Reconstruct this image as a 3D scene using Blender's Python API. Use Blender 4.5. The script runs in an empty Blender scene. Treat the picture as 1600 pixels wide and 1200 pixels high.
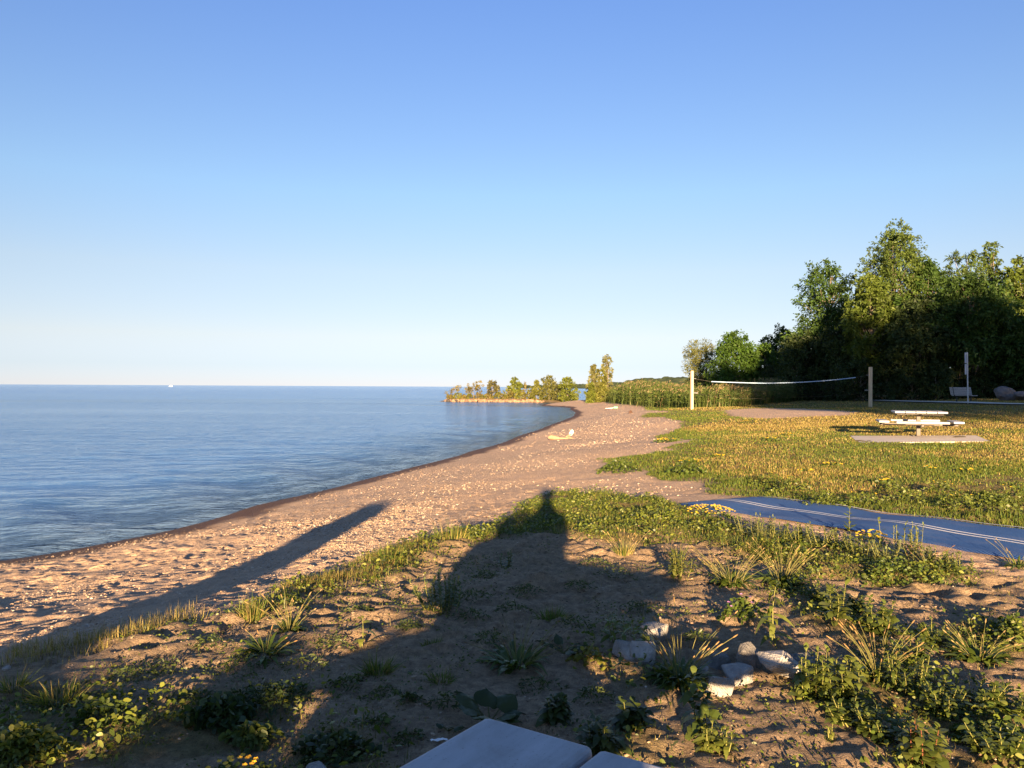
EXPO = 2.22
import bpy, bmesh, math, random
import numpy as np
from mathutils import Vector, Matrix
R = math.radians
rs = np.random.RandomState(7)
random.seed(7)
scene = bpy.context.scene
COL = scene.collection
# ------------------------------------------------------------------ camera and sun constants
CAMZ = 1.5
F = 1280.0                      # focal length in pixels of the 1600 px wide photograph
ROLL, PITCH = R(0.30), R(0.20)
SUN_EL, SUN_AZ = R(7.9), R(2.3)  # sun stands behind the viewer, low
SUND = np.array([math.sin(SUN_AZ)*math.cos(SUN_EL), math.cos(SUN_AZ)*math.cos(SUN_EL), -math.sin(SUN_EL)])
WATER = -1.0
cam_m = Matrix.Rotation(math.pi/2+PITCH, 3, 'X') @ Matrix.Rotation(ROLL, 3, 'Z')

def ray(px, py):
    v = cam_m @ Vector(((px-800)/F, -(py-600)/F, -1.0))
    return np.array([v.x/v.y, 1.0, v.z/v.y])
def P(px, py, z):
    r = ray(px, py); t = (z-CAMZ)/r[2]
    return np.array([r[0]*t, t, z])
def PD(px, d):                   # plan position of a thing seen at column px, d metres ahead
    r = ray(px, 604); return np.array([r[0]*d, d])

# ------------------------------------------------------------------ noise
_perm = np.random.RandomState(3).rand(256, 256)
def vnoise(x, y):
    xi = np.floor(x).astype(int); yi = np.floor(y).astype(int)
    fx = x-xi; fy = y-yi
    fx = fx*fx*fx*(fx*(fx*6-15)+10); fy = fy*fy*fy*(fy*(fy*6-15)+10)
    a = _perm[xi & 255, yi & 255]; b = _perm[(xi+1) & 255, yi & 255]
    c = _perm[xi & 255, (yi+1) & 255]; d = _perm[(xi+1) & 255, (yi+1) & 255]
    return (a*(1-fx)+b*fx)*(1-fy)+(c*(1-fx)+d*fx)*fy
def fbm(x, y, s, octv=4, gain=.5):
    v = 0; a = 1; t = 0
    for k in range(octv):
        v = v+a*(vnoise(x/s+17.3*k, y/s-9.1*k)-.5); t += a; a *= gain; s *= .5
    return v/t*2
def sstep(a, b, x):
    t = np.clip((x-a)/(b-a), 0, 1); return t*t*(3-2*t)

# ------------------------------------------------------------------ terrain: heights interpolated between surveyed points
ctl = []
for px, py, z in [(800,1190,0),(200,1150,0),(1500,1100,.0),(450,985,0),(1250,950,0),(1000,900,0),(600,1050,0),
    (0,1030,-.02),(200,985,-.03),(380,945,-.04),(560,900,-.08),(650,860,-.1),(760,825,-.13),(850,785,-.17),(1000,785,-.12),(1150,800,-.06),(1500,880,0),(1600,835,.02),(1300,800,-.03),
    (0,985,-.25),(180,945,-.23),(370,915,-.2),(430,905,-.2),(560,865,-.25),(700,815,-.27),(800,785,-.28),(900,755,-.28),(1000,765,-.2),(1100,775,-.12),
    (0,930,-.6),(250,870,-.62),(450,820,-.65),(600,775,-.66),(760,735,-.6),(880,700,-.58),(930,680,-.55),(900,662,-.75),(950,650,-.55),
    (900,625.5,-.4),(940,626,-.35),(970,632,-.3),(1010,642,-.15),(1060,690,-.08),(1040,660,-.1),(1080,640,.03),(1360,637,.3),(1440,685,.06),(1600,690,.1),(1340,700,.02),(1200,700,0),(1200,660,.03),
    (1500,630,.66),(1600,633,.72),(1290,622,.6),(1150,634,.1),(1100,637,.05)]:
    ctl.append(P(px, py, z))
for px, py in [(0,877),(60,868),(120,857),(250,832),(330,812),(400,790),(480,772),(560,752),(650,729),(740,704),(800,686),(850,668),(880,657),(897,648),(893,641),(870,635.5),(840,632),(800,630.5),(745,630),(697,629.5)]:
    ctl.append(P(px, py, -1.0))
for px, py in [(0,835),(120,815),(250,795),(400,757),(560,722),(740,682),(820,658),(850,647),(810,636),(740,636)]:
    ctl.append(P(px, py, -1.6))
for px in (703, 735, 770, 810, 850): 
    x, y = PD(px, 139); ctl.append((x, y, -.5)); x, y = PD(px, 145); ctl.append((x, y, -1.05)); x, y = PD(px, 156); ctl.append((x, y, -2))
x, y = PD(688, 138); ctl.append((x, y, -1.5))
ctl += [(-30,20,-3),(-30,60,-3),(-60,150,-3.5),(-20,100,-3),(0,95,-2.6),(-30,138,-2.6),(-22,138,-2.2),
        (20,85,.6),(40,65,1),(50,90,1.3),(80,60,1.3),(60,20,.6),(30,0,.2),(0,-30,0),(20,-30,.2),(60,-40,.5),
        (-9,8,-1),(-11.5,0,-1),(-14,-12,-1),(-6,0,-.35),(-8,-12,-.3),(-14,5,-1.8),(-20,-10,-2),(-2,-3,0),(3,-3,0),(-3.5,3,-.02),
        (20,150,-1.6),(12,131,-1),(18,128,-1.0),(14,140,-1.6),(30,145,-1.2),(25,112,.1),(40,130,.5),(70,140,1),(60,180,.3),(40,200,-1.5),(0,180,-2.6),(25,180,-2.2),
        (150,100,2),(150,-50,1.5),(0,-150,.5),(-60,-60,-3),(100,300,1),(0,350,-3),(-150,100,-3.5),(-150,-100,-3.5),(300,300,3),(300,-200,3)]
ctl = np.array(ctl, float)
def _kern(a, b):
    d2 = (a[:, None, 0]-b[None, :, 0])**2+(a[:, None, 1]-b[None, :, 1])**2
    sc = .25+.03*np.hypot(b[None, :, 0], b[None, :, 1])
    return np.sqrt(d2+sc**2)
_K = _kern(ctl, ctl); n = len(ctl)
_A = np.block([[_K+1e-3*np.eye(n), np.ones((n, 1))], [np.ones((1, n)), np.zeros((1, 1))]])
_w = np.linalg.solve(_A, np.append(ctl[:, 2], 0))
def H0(x, y):
    x = np.asarray(x, float); y = np.asarray(y, float); sh = x.shape
    p = np.stack([x.ravel(), y.ravel()], 1); out = np.empty(len(p))
    for i in range(0, len(p), 40000):
        out[i:i+40000] = _kern(p[i:i+40000], ctl)@_w[:-1]+_w[-1]
    out = np.clip(out.reshape(sh), -4, 4)
    yc = 139.5-np.clip(x+1, 0, 12)*.25                           # the narrow spit and the open bay either side of it
    sp_ = -1.7+1.25*np.exp(-((y-yc)/5.6)**4)*sstep(-13.2, -10.6, x)
    w_ = sstep(104, 114, y)*sstep(5.5, -1, x)*sstep(420, 300, y)
    return out*(1-w_)+np.where(np.abs(y-yc) < 12, sp_, -1.7)*w_

def G(px, py):                   # where the ray through a photo pixel meets the terrain (or the lake)
    r = ray(px, py); t = np.concatenate([np.linspace(.8, 30, 600), np.linspace(30.2, 260, 700)])
    hz_ = np.maximum(H0(r[0]*t, t), WATER); dz = CAMZ+r[2]*t-hz_
    k = np.argmax(dz < 0)
    if dz[k] >= 0: k = len(t)-1
    a, b = t[k-1], t[k]; f = dz[k-1]/(dz[k-1]-dz[k]+1e-9); tt = a+(b-a)*np.clip(f, 0, 1)
    return np.array([r[0]*tt, tt, float(np.maximum(H0(r[0]*tt, tt), WATER))])
def GP(pts): return np.array([G(*p)[:2] for p in pts])
def inside(poly, x, y):
    poly = np.asarray(poly); res = np.zeros(x.shape, bool); m = len(poly)
    for i in range(m):
        x1, y1 = poly[i]; x2, y2 = poly[(i+1) % m]
        if y1 == y2: continue
        c = ((y1 > y) != (y2 > y)) & (x < (x2-x1)*(y-y1)/(y2-y1)+x1)
        res ^= c
    return res
def pdist(poly, x, y, closed=True):
    poly = np.asarray(poly); d = np.full(x.shape, 1e9); m = len(poly)
    for i in range(m if closed else m-1):
        a = poly[i]; b = poly[(i+1) % m]; ab = b-a; L = ab@ab+1e-12
        t = np.clip(((x-a[0])*ab[0]+(y-a[1])*ab[1])/L, 0, 1)
        d = np.minimum(d, np.hypot(x-a[0]-t*ab[0], y-a[1]-t*ab[1]))
    return d
def sdf(poly, x, y):             # positive inside
    return np.where(inside(poly, x, y), 1, -1)*pdist(poly, x, y)

# plan outlines of the ground's zones (metres)
LAWN = np.concatenate([GP([(962,630.5),(1000,634),(1030,641),(1060,645),(1005,646),(1005,651),(1045,653),(1075,664),(1040,682),(1075,690),(1055,706),(1000,712),(945,718),(945,736),(990,734),(1040,745),(1100,762),(1180,777)]),
                       GP([(1200,779),(1400,803),(1600,829)]), [[11,6.5],[60,-20],[400,-100],[400,400],[60,220],[30,138],[19,126]]])
NEARG = np.concatenate([GP([(-250,1090),(-60,1045),(0,1028),(120,1005),(200,985),(300,965),(380,940),(470,915),(560,892),(640,855),(720,838),(790,805),(850,776),(960,776),(1050,783),(1085,792),(1150,815),(1250,840),(1400,868),(1510,892),(1620,900)]), [[9,3],[60,-20],[400,-100],[400,-400],[-15,-400],[-6,-20],[-4.5,-3]]])
COURT = GP([(1128,641),(1180,638),(1260,638.5),(1345,644),(1330,649),(1260,652),(1200,655),(1150,653)])
SPIT = np.array([PD(697,136.5),PD(740,136),PD(800,135),PD(868,131),PD(905,130),PD(880,143),PD(800,145),PD(700,142)])
# green patches, near weeds
PATCH_MAIN = GP([(700,850),(760,830),(800,806),(850,774),(960,774),(1040,784),(1080,806),(1180,826),(1300,846),(1440,874),(1505,892),(1500,905),(1420,918),(1330,905),(1240,905),(1200,890),(1130,858),(1060,842),(1000,852),(920,850),(850,838),(760,850)])
PATCH_RIGHT = GP([(1215,905),(1260,905),(1300,950),(1360,975),(1430,1000),(1400,1030),(1450,1060),(1500,1090),(1620,1120),(1640,1180),(1500,1160),(1400,1130),(1330,1120),(1240,1095),(1215,1065),(1300,1050),(1380,1045),(1330,1000),(1260,985),(1230,940)])
PATCH_RIGHT_FAR = GP([(1430,995),(1500,985),(1560,980),(1640,1000),(1640,1035),(1560,1035),(1500,1030)])
PATCH_CORNER = GP([(1410,1170),(1500,1165),(1640,1150),(1660,1230),(1420,1230)])
PATCH_LEFT = GP([(-60,1130),(0,1075),(100,1058),(160,1075),(190,1100),(130,1130),(90,1230),(-80,1230)])
PATCH_DARK = GP([(130,1130),(200,1100),(320,1065),(420,1060),(500,1080),(460,1110),(370,1130),(330,1170),(250,1165),(150,1210),(100,1210)])
PATCH_BOTTOM = GP([(470,1160),(520,1140),(590,1150),(620,1185),(600,1220),(450,1220)])
PATCH_ROCK = GP([(930,990),(980,985),(1010,1050),(1090,1090),(1060,1110),(1000,1085),(920,1040)])
PATCH_TABLE = GP([(900,1150),(960,1130),(1080,1150),(1100,1200),(980,1210)])
PATCH_BANK = GP([(360,960),(420,925),(560,880),(640,850),(700,838),(760,830),(750,850),(690,868),(620,905),(540,915),(440,965),(400,975)])
# the line of the blue mat, needed before the ground is roughened
_m0 = G(1085, 790); _m1 = G(1190, 778.5); _m2 = G(1600, 830); MW = 1.5
ax_ = unit_ = (_m2-_m1)[:2]/np.hypot(*(_m2-_m1)[:2]); pr = np.array([-ax_[1], ax_[0]])
ctr = _m1[:2]+pr*np.sign(np.dot(_m0[:2]-_m1[:2], pr))*MW*.5
line = np.array([ctr+ax_*t for t in np.linspace(-.05, 9, 14)])
PATCHES = [(PATCH_MAIN,1),(PATCH_RIGHT,.9),(PATCH_RIGHT_FAR,.9),(PATCH_CORNER,.8),(PATCH_LEFT,.8),(PATCH_DARK,.85),(PATCH_BOTTOM,.8),(PATCH_ROCK,.5),(PATCH_TABLE,.6),(PATCH_BANK,.7)]
def vegmap(x, y):
    v = np.zeros(x.shape)
    for poly, k in PATCHES:
        s = sdf(poly, x, y)+.22*fbm(x, y, .5, 3)
        v = np.maximum(v, k*sstep(-.1, .15, s))
    return v

# ------------------------------------------------------------------ terrain grid
def axis(lo, hi, step, glo, ghi, minv, maxv):
    c = list(np.arange(lo, hi, step)); s = step
    while c[-1] < maxv: s *= ghi; c.append(c[-1]+s)
    s = step
    while c[0] > minv: s *= glo; c.insert(0, c[0]-s)
    return np.array(c)
GX = axis(-7.5, 7.5, .032, 1.05, 1.05, -900, 3000)
GY = axis(1.5, 11, .032, 1.08, 1.022, -400, 3000)
XX, YY = np.meshgrid(GX, GY)
ZZ = H0(XX, YY)
near = np.clip(1.3-np.hypot(XX, YY-5)/45, 0, 1)
s_near = sdf(NEARG, XX, YY); s_lawn = sdf(LAWN, XX, YY); s_court = sdf(COURT, XX, YY); s_spit = sdf(SPIT, XX, YY)
edge_n = fbm(XX, YY, 1.1, 3)
VEG = np.maximum(np.maximum(sstep(-.25, .2, s_near+.25*edge_n)*.05, sstep(-.4, .5, s_lawn+.5*edge_n)), vegmap(XX, YY))
VEG = np.maximum(VEG, sstep(-1, 1, s_spit+fbm(XX, YY, 3, 2))*.7)
VEG *= 1-sstep(-.5, .4, s_court)
GRND = np.maximum(sstep(-.2, .2, s_near+.2*edge_n), sstep(-.4, .4, s_lawn+.6*edge_n))   # 1 = soil/lawn, 0 = beach
up = sstep(-.98, -.85, ZZ)*(1-sstep(.95, .72, pdist(line, XX, YY, False)))
# lumps, footprints
ZZ += near*up*(.035*fbm(XX, YY, 1.6, 3)+.022*fbm(XX, YY, .42, 3)*(.55+.45*GRND))
ZZ += near*up*GRND*(.030*fbm(XX+40, YY*1.4, .16, 3, .65)+.010*np.abs(fbm(XX, YY*1.5, .09, 2)))
ZZ += near*up*(1-GRND)*.016*fbm(XX-40, YY, .16, 3, .6)
ZZ += near*(1-sstep(1.0, .76, pdist(line, XX, YY, False)))*.05*VEG*np.clip(fbm(XX, YY, .7, 2)+.4, 0, 1)*sstep(3, -1, s_lawn-3)
def dimple(cx, cy, r, dep, ell, ang):
    i0, i1 = np.searchsorted(GX, [cx-3*r, cx+3*r]); j0, j1 = np.searchsorted(GY, [cy-3*r, cy+3*r])
    if i1-i0 < 3 or j1-j0 < 3: return
    dx = XX[j0:j1, i0:i1]-cx; dy = YY[j0:j1, i0:i1]-cy
    u = (dx*math.cos(ang)+dy*math.sin(ang))/(r*ell); v = (-dx*math.sin(ang)+dy*math.cos(ang))/r
    q = u*u+v*v
    ZZ[j0:j1, i0:i1] += -dep*np.exp(-q*1.4)+dep*.55*np.exp(-(np.sqrt(q)-1.35)**2*5)
for k in range(3000):
    if k < 2300: cx, cy = rs.uniform(-7, 1), rs.uniform(4.5, 15)
    else: cx, cy = rs.uniform(0, 7), rs.uniform(2, 11)
    h = float(H0(cx, cy))
    a = np.array([cx]); b = np.array([cy])
    ing = max(float(sdf(NEARG, a, b)[0]), float(sdf(LAWN, a, b)[0])) > .1
    if h < -.86 or float(pdist(line, a, b, False)[0]) < 1.0: continue
    if ing and (float(vegmap(a, b)[0]) > .3 or rs.rand() < .35): continue
    dimple(cx, cy, rs.uniform(.05, .10) if ing else rs.uniform(.032, .075), rs.uniform(.010, .03) if ing else rs.uniform(.007, .026), rs.uniform(1, 1.9), rs.uniform(0, 3.14))
def hz(x, y):
    x = np.atleast_1d(np.asarray(x, float)); y = np.atleast_1d(np.asarray(y, float))
    i = np.clip(np.searchsorted(GX, x)-1, 0, len(GX)-2); j = np.clip(np.searchsorted(GY, y)-1, 0, len(GY)-2)
    fx = (x-GX[i])/(GX[i+1]-GX[i]); fy = (y-GY[j])/(GY[j+1]-GY[j])
    return (ZZ[j, i]*(1-fx)+ZZ[j, i+1]*fx)*(1-fy)+(ZZ[j+1, i]*(1-fx)+ZZ[j+1, i+1]*fx)*fy
def on(px, py):
    g = G(px, py); return np.array([g[0], g[1], float(hz(g[0], g[1])[0])])

# ------------------------------------------------------------------ mesh and object helpers
def tag(o, label=None, cat=None, group=None, kind=None):
    if label: o['label'] = label
    if cat: o['category'] = cat
    if group: o['group'] = group
    if kind: o['kind'] = kind
    return o
def empty(name, loc, rz=0, label=None, cat=None, group=None, kind=None):
    o = bpy.data.objects.new(name, None); COL.objects.link(o); o.empty_display_size = .1
    o.location = [float(v) for v in loc]; o.rotation_euler = (0, 0, rz)
    return tag(o, label, cat, group, kind)
class MB:
    def __init__(s): s.v = []; s.f = []; s.c = []; s.n = 0
    def add(s, v, f, c=(.5, .5, .5)):
        v = np.asarray(v, float).reshape(-1, 3); f = np.asarray(f, int)
        if not len(v): return
        s.v.append(v); s.f.append(f+s.n); s.n += len(v)
        c = np.asarray(c, float)
        s.c.append(np.broadcast_to(c, (len(v), 3)) if c.ndim == 1 else c)
    def build(s, name, mat, parent=None, loc=None, rz=0, smooth=False, attrs=None):
        me = bpy.data.meshes.new(name)
        if s.v:
            V = np.concatenate(s.v); C = np.concatenate(s.c)
            me.vertices.add(len(V)); me.vertices.foreach_set('co', V.astype(np.float32).ravel())
            tot = np.concatenate([np.full(len(f), f.shape[1]) for f in s.f]); idx = np.concatenate([f.ravel() for f in s.f])
            me.loops.add(len(idx)); me.loops.foreach_set('vertex_index', idx.astype(np.int32))
            me.polygons.add(len(tot)); st = np.concatenate([[0], np.cumsum(tot)[:-1]])
            me.polygons.foreach_set('loop_start', st.astype(np.int32)); me.polygons.foreach_set('loop_total', tot.astype(np.int32))
            me.polygons.foreach_set('use_smooth', np.full(len(tot), smooth))
            at = me.attributes.new('Col', 'FLOAT_COLOR', 'POINT')
            at.data.foreach_set('color', np.concatenate([C, np.ones((len(C), 1))], 1).astype(np.float32).ravel())
            for k, a in (attrs or {}).items():
                t = me.attributes.new(k, 'FLOAT', 'POINT'); t.data.foreach_set('value', np.asarray(a, np.float32).ravel())
            me.update(); me.validate()
        me.materials.append(mat)
        o = bpy.data.objects.new(name, me); COL.objects.link(o)
        if parent: o.parent = parent
        if loc is not None: o.location = [float(q) for q in loc]
        o.rotation_euler = (0, 0, rz)
        return o
def bm_obj(name, bm, mat, parent=None, loc=None, rz=0, smooth=False):
    me = bpy.data.meshes.new(name); bm.normal_update(); bm.to_mesh(me); bm.free()
    if smooth: me.polygons.foreach_set('use_smooth', np.full(len(me.polygons), True))
    me.materials.append(mat); o = bpy.data.objects.new(name, me); COL.objects.link(o)
    if parent: o.parent = parent
    if loc is not None: o.location = [float(q) for q in loc]
    o.rotation_euler = (0, 0, rz)
    return o
def bx(bm, size, loc, bev=0, seg=2, rot=None):
    t = bmesh.new(); bmesh.ops.create_cube(t, size=1)
    bmesh.ops.scale(t, vec=size, verts=t.verts)
    if bev: bmesh.ops.bevel(t, geom=t.edges[:], offset=bev, segments=seg, affect='EDGES', profile=.5)
    if rot is not None: bmesh.ops.rotate(t, cent=(0, 0, 0), matrix=rot, verts=t.verts)
    bmesh.ops.translate(t, vec=loc, verts=t.verts)
    me = bpy.data.meshes.new('tmp'); t.to_mesh(me); t.free(); bm.from_mesh(me); bpy.data.meshes.remove(me)
def unit(v): return v/np.maximum(np.linalg.norm(v, axis=-1, keepdims=True), 1e-9)
def strips(base, d, side, L, W, droop, prof, tail=0):
    """N leaf or blade strips: rows of two points along a drooping centre line."""
    rows = len(prof); N = len(base); t = np.linspace(0, 1, rows)
    c = base[:, None]+d[:, None]*(L[:, None]*t)[..., None]
    c[..., 2] -= (droop*L)[:, None]*t[None]**2
    w = (W[:, None]*np.asarray(prof)[None]*.5)[..., None]*side[:, None]
    v = np.stack([c-w, c+w], 2).reshape(-1, 3)
    k = np.arange(rows-1)*2
    q = np.stack([k, k+1, k+3, k+2], 1)[None]+(np.arange(N)*rows*2)[:, None, None]
    return v, q.reshape(-1, 4), rows*2
def rep(c, k): return np.repeat(c, k, 0)
def tube(mb, pts, rad, sides=6, col=(.3, .25, .2)):
    pts = np.asarray(pts, float); rad = np.asarray(rad, float); k = len(pts)
    tg = unit(np.gradient(pts, axis=0)); a = np.where(np.abs(tg[:, 2:3]) < .9, [[0, 0, 1.]], [[1., 0, 0]])
    u = unit(np.cross(tg, a)); w = np.cross(tg, u)
    th = np.linspace(0, 2*np.pi, sides, endpoint=False)
    v = pts[:, None]+rad[:, None, None]*(np.cos(th)[None, :, None]*u[:, None]+np.sin(th)[None, :, None]*w[:, None])
    i = np.arange(k-1)[:, None]*sides; j = np.arange(sides)[None]; j2 = (j+1) % sides
    q = np.stack([i+j, i+j2, i+sides+j2, i+sides+j], -1).reshape(-1, 4)
    mb.add(v.reshape(-1, 3), q, col)
    mb.add(np.concatenate([v[-1], pts[-1:]]), np.stack([np.arange(sides), (np.arange(sides)+1) % sides, np.full(sides, sides)], 1), col)
def rnd_dir(n, r=rs): return unit(r.normal(size=(n, 3)))

# ------------------------------------------------------------------ materials
def mat(name):
    m = bpy.data.materials.new(name); m.use_nodes = True
    nt = m.node_tree; return m, nt, nt.nodes['Principled BSDF']
def N(nt, t, **kw):
    n_ = nt.nodes.new(t)
    for k, v in kw.items():
        if k in n_.inputs.keys() if hasattr(n_.inputs, 'keys') else False: n_.inputs[k].default_value = v
        else: setattr(n_, k, v)
    return n_
def mixc(nt, fac, a, b, blend='MIX'):
    m = nt.nodes.new('ShaderNodeMix'); m.data_type = 'RGBA'; m.blend_type = blend
    for s, v in ((0, fac), (6, a), (7, b)):
        if hasattr(v, 'is_linked') or isinstance(v, bpy.types.NodeSocket): nt.links.new(v, m.inputs[s])
        elif s == 0: m.inputs[0].default_value = v
        else: m.inputs[s].default_value = (*v, 1)
    return m.outputs[2]
def math_(nt, op, a, b=0.):
    m = nt.nodes.new('ShaderNodeMath'); m.operation = op
    for s, v in ((0, a), (1, b)):
        if isinstance(v, bpy.types.NodeSocket): nt.links.new(v, m.inputs[s])
        else: m.inputs[s].default_value = v
    return m.outputs[0]
def noise(nt, scale, detail=4, rough=.55, vec=None, dist=0):
    n_ = nt.nodes.new('ShaderNodeTexNoise'); n_.inputs['Scale'].default_value = scale; n_.inputs['Detail'].default_value = detail
    n_.inputs['Roughness'].default_value = rough; n_.inputs['Distortion'].default_value = dist
    if vec is not None: nt.links.new(vec, n_.inputs['Vector'])
    return n_.outputs['Fac']
def ramp(nt, fac, stops):
    r = nt.nodes.new('ShaderNodeValToRGB'); nt.links.new(fac, r.inputs[0]); e = r.color_ramp.elements
    while len(e) < len(stops): e.new(.5)
    for k, (p, c) in enumerate(stops):
        e[k].position = p; e[k].color = (*c, 1) if len(c) == 3 else c
    return r.outputs[0]
def grey(a): return (a, a, a)
def coord(nt, which='Object', scale=None):
    c = nt.nodes.new('ShaderNodeTexCoord').outputs[which]
    if scale is None: return c
    m = nt.nodes.new('ShaderNodeMapping'); m.inputs['Scale'].default_value = scale; nt.links.new(c, m.inputs[0]); return m.outputs[0]
def attr(nt, name, out='Fac'):
    a = nt.nodes.new('ShaderNodeAttribute'); a.attribute_name = name; return a.outputs[out]
def bump(nt, h, dist, strength=1., base=None):
    b = nt.nodes.new('ShaderNodeBump'); b.inputs['Distance'].default_value = dist; b.inputs['Strength'].default_value = strength
    nt.links.new(h, b.inputs['Height'])
    if base is not None: nt.links.new(base, b.inputs['Normal'])
    return b.outputs[0]

def leaf_material(name, trans=.35, rough=.55, spec=.25):
    m, nt, b = mat(name); out = nt.nodes['Material Output']
    c = attr(nt, 'Col', 'Color')
    c = mixc(nt, .55, c, mixc(nt, noise(nt, 9, 2, vec=coord(nt)), (.55, .55, .5), (1.35, 1.35, 1.3)), 'MULTIPLY')
    nt.links.new(c, b.inputs['Base Color']); b.inputs['Roughness'].default_value = rough; b.inputs['Specular IOR Level'].default_value = spec
    t = nt.nodes.new('ShaderNodeBsdfTranslucent'); nt.links.new(mixc(nt, 1., c, (1.3, 1.25, .6), 'MULTIPLY'), t.inputs[0])
    mx = nt.nodes.new('ShaderNodeMixShader'); mx.inputs[0].default_value = trans
    nt.links.new(b.outputs[0], mx.inputs[1]); nt.links.new(t.outputs[0], mx.inputs[2]); nt.links.new(mx.outputs[0], out.inputs[0])
    return m
M = {}
M['leaf'] = leaf_material('leaf')
M['weed'] = leaf_material('weed_leaf', .3, .45, .35)
M['blade'] = leaf_material('grass_blade', .3, .55, .25)
M['dry'] = leaf_material('dry_stalk', .15, .8, .1)
m, nt, b = mat('bark'); c = mixc(nt, noise(nt, 6, 6, .65, coord(nt, 'Object', (1, 1, .25))), (.10, .075, .055), (.30, .26, .21))
nt.links.new(mixc(nt, 1., c, mixc(nt, .7, (1, 1, 1), attr(nt, 'Col', 'Color')), 'MULTIPLY'), b.inputs['Base Color']); b.inputs['Roughness'].default_value = .9; b.inputs['Specular IOR Level'].default_value = .1; M['bark'] = m

# ground: sand, wet sand, soil and turf, split by attributes the terrain carries
m, nt, b = mat('ground_surface'); oc = coord(nt)
big = noise(nt, .35, 4, .6, oc); mid = noise(nt, 4.5, 5, .6, oc); fine = noise(nt, 95, 3, .7, oc); grit = noise(nt, 420, 2, .6, oc)
sand = mixc(nt, big, (.57, .395, .255), (.69, .51, .355))
sand = mixc(nt, math_(nt, 'MULTIPLY', mid, .6), sand, (.50, .335, .21))
vor = nt.nodes.new('ShaderNodeTexVoronoi'); vor.inputs['Scale'].default_value = 38; nt.links.new(oc, vor.inputs['Vector'])
pv = nt.nodes.new('ShaderNodeSeparateColor'); nt.links.new(vor.outputs['Color'], pv.inputs[0])
stone = ramp(nt, pv.outputs[0], [(0, (.30, .19, .12)), (.45, (.42, .29, .19)), (.75, (.50, .38, .27)), (1, (.66, .57, .45))])
pm = math_(nt, 'MULTIPLY', attr(nt, 'peb'), ramp(nt, pv.outputs[1], [(.25, grey(0)), (.5, grey(1))]))
sand = mixc(nt, pm, sand, stone)
sand = mixc(nt, attr(nt, 'wet'), sand, (.115, .062, .034))
soil = mixc(nt, mid, (.29, .205, .125), (.47, .345, .22)); soil = mixc(nt, math_(nt, 'MULTIPLY', big, .5), soil, (.35, .25, .155))
turf = mixc(nt, noise(nt, 1.1, 5, .65, oc), (.10, .095, .03), (.26, .19, .07))
g = mixc(nt, attr(nt, 'grnd'), sand, soil); g = mixc(nt, attr(nt, 'veg'), g, turf)
g = mixc(nt, math_(nt, 'MULTIPLY', attr(nt, 'grnd'), .75), g, mixc(nt, ramp(nt, noise(nt, 21, 5, .7, oc), [(.36, grey(0)), (.62, grey(1))]), (.5, .48, .46), (1.25, 1.25, 1.25)), 'MULTIPLY')
g = mixc(nt, .8, g, mixc(nt, fine, (.55, .55, .55), (1.45, 1.45, 1.45)), 'MULTIPLY')
g = mixc(nt, .6, g, mixc(nt, grit, (.35, .35, .35), (1.7, 1.7, 1.7)), 'MULTIPLY')
nt.links.new(g, b.inputs['Base Color'])
nt.links.new(math_(nt, 'SUBTRACT', .95, math_(nt, 'MULTIPLY', attr(nt, 'wet'), .25)), b.inputs['Roughness']); b.inputs['Specular IOR Level'].default_value = .25
h = math_(nt, 'ADD', math_(nt, 'MULTIPLY', fine, .8), math_(nt, 'MULTIPLY', grit, .35)); h = math_(nt, 'ADD', h, math_(nt, 'MULTIPLY', noise(nt, 26, 4, .6, oc), 1.6))
nt.links.new(bump(nt, h, .022, 1.), b.inputs['Normal']); M['ground'] = m

# lake water
m, nt, b = mat('lake_water'); out = nt.nodes['Material Output']; oc = coord(nt)
def wv(scale, sx, sy, rot, det):
    mp = nt.nodes.new('ShaderNodeMapping'); mp.inputs['Scale'].default_value = (sx, sy, 1); mp.inputs['Rotation'].default_value = (0, 0, rot); nt.links.new(oc, mp.inputs[0])
    return noise(nt, scale, det, .55, mp.outputs[0], .6)
w1 = wv(1.0, .45, 1.0, R(-12), 3); w2 = wv(3.0, .55, 1.0, R(8), 3); w3 = wv(9, .65, 1.0, R(-20), 4); gust = wv(.05, .25, 1.4, R(-6), 3)
hh = math_(nt, 'ADD', math_(nt, 'MULTIPLY', w1, .13), math_(nt, 'ADD', math_(nt, 'MULTIPLY', w2, .115), math_(nt, 'MULTIPLY', w3, .052)))
hh = math_(nt, 'MULTIPLY', hh, math_(nt, 'ADD', .45, math_(nt, 'MULTIPLY', gust, 1.1)))
nrm0 = bump(nt, hh, 1., .8)
def slopes(scale, sx, k, rot):                                    # small wind ripples as random slopes
    mp = nt.nodes.new('ShaderNodeMapping'); mp.inputs['Scale'].default_value = (sx, 1, 1); mp.inputs['Rotation'].default_value = (0, 0, rot); nt.links.new(oc, mp.inputs[0])
    n_ = nt.nodes.new('ShaderNodeTexNoise'); n_.inputs['Scale'].default_value = scale; n_.inputs['Detail'].default_value = 3; n_.inputs['Roughness'].default_value = .6; nt.links.new(mp.outputs[0], n_.inputs['Vector'])
    a = nt.nodes.new('ShaderNodeVectorMath'); a.operation = 'SUBTRACT'; a.inputs[1].default_value = (.5, .5, .5); nt.links.new(n_.outputs['Color'], a.inputs[0])
    b2 = nt.nodes.new('ShaderNodeVectorMath'); b2.operation = 'MULTIPLY'; b2.inputs[1].default_value = (k*.6, k, 0); nt.links.new(a.outputs[0], b2.inputs[0]); return b2.outputs[0]
def vadd(p, q):
    a = nt.nodes.new('ShaderNodeVectorMath'); a.operation = 'ADD'; nt.links.new(p, a.inputs[0]); nt.links.new(q, a.inputs[1]); return a.outputs[0]
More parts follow.
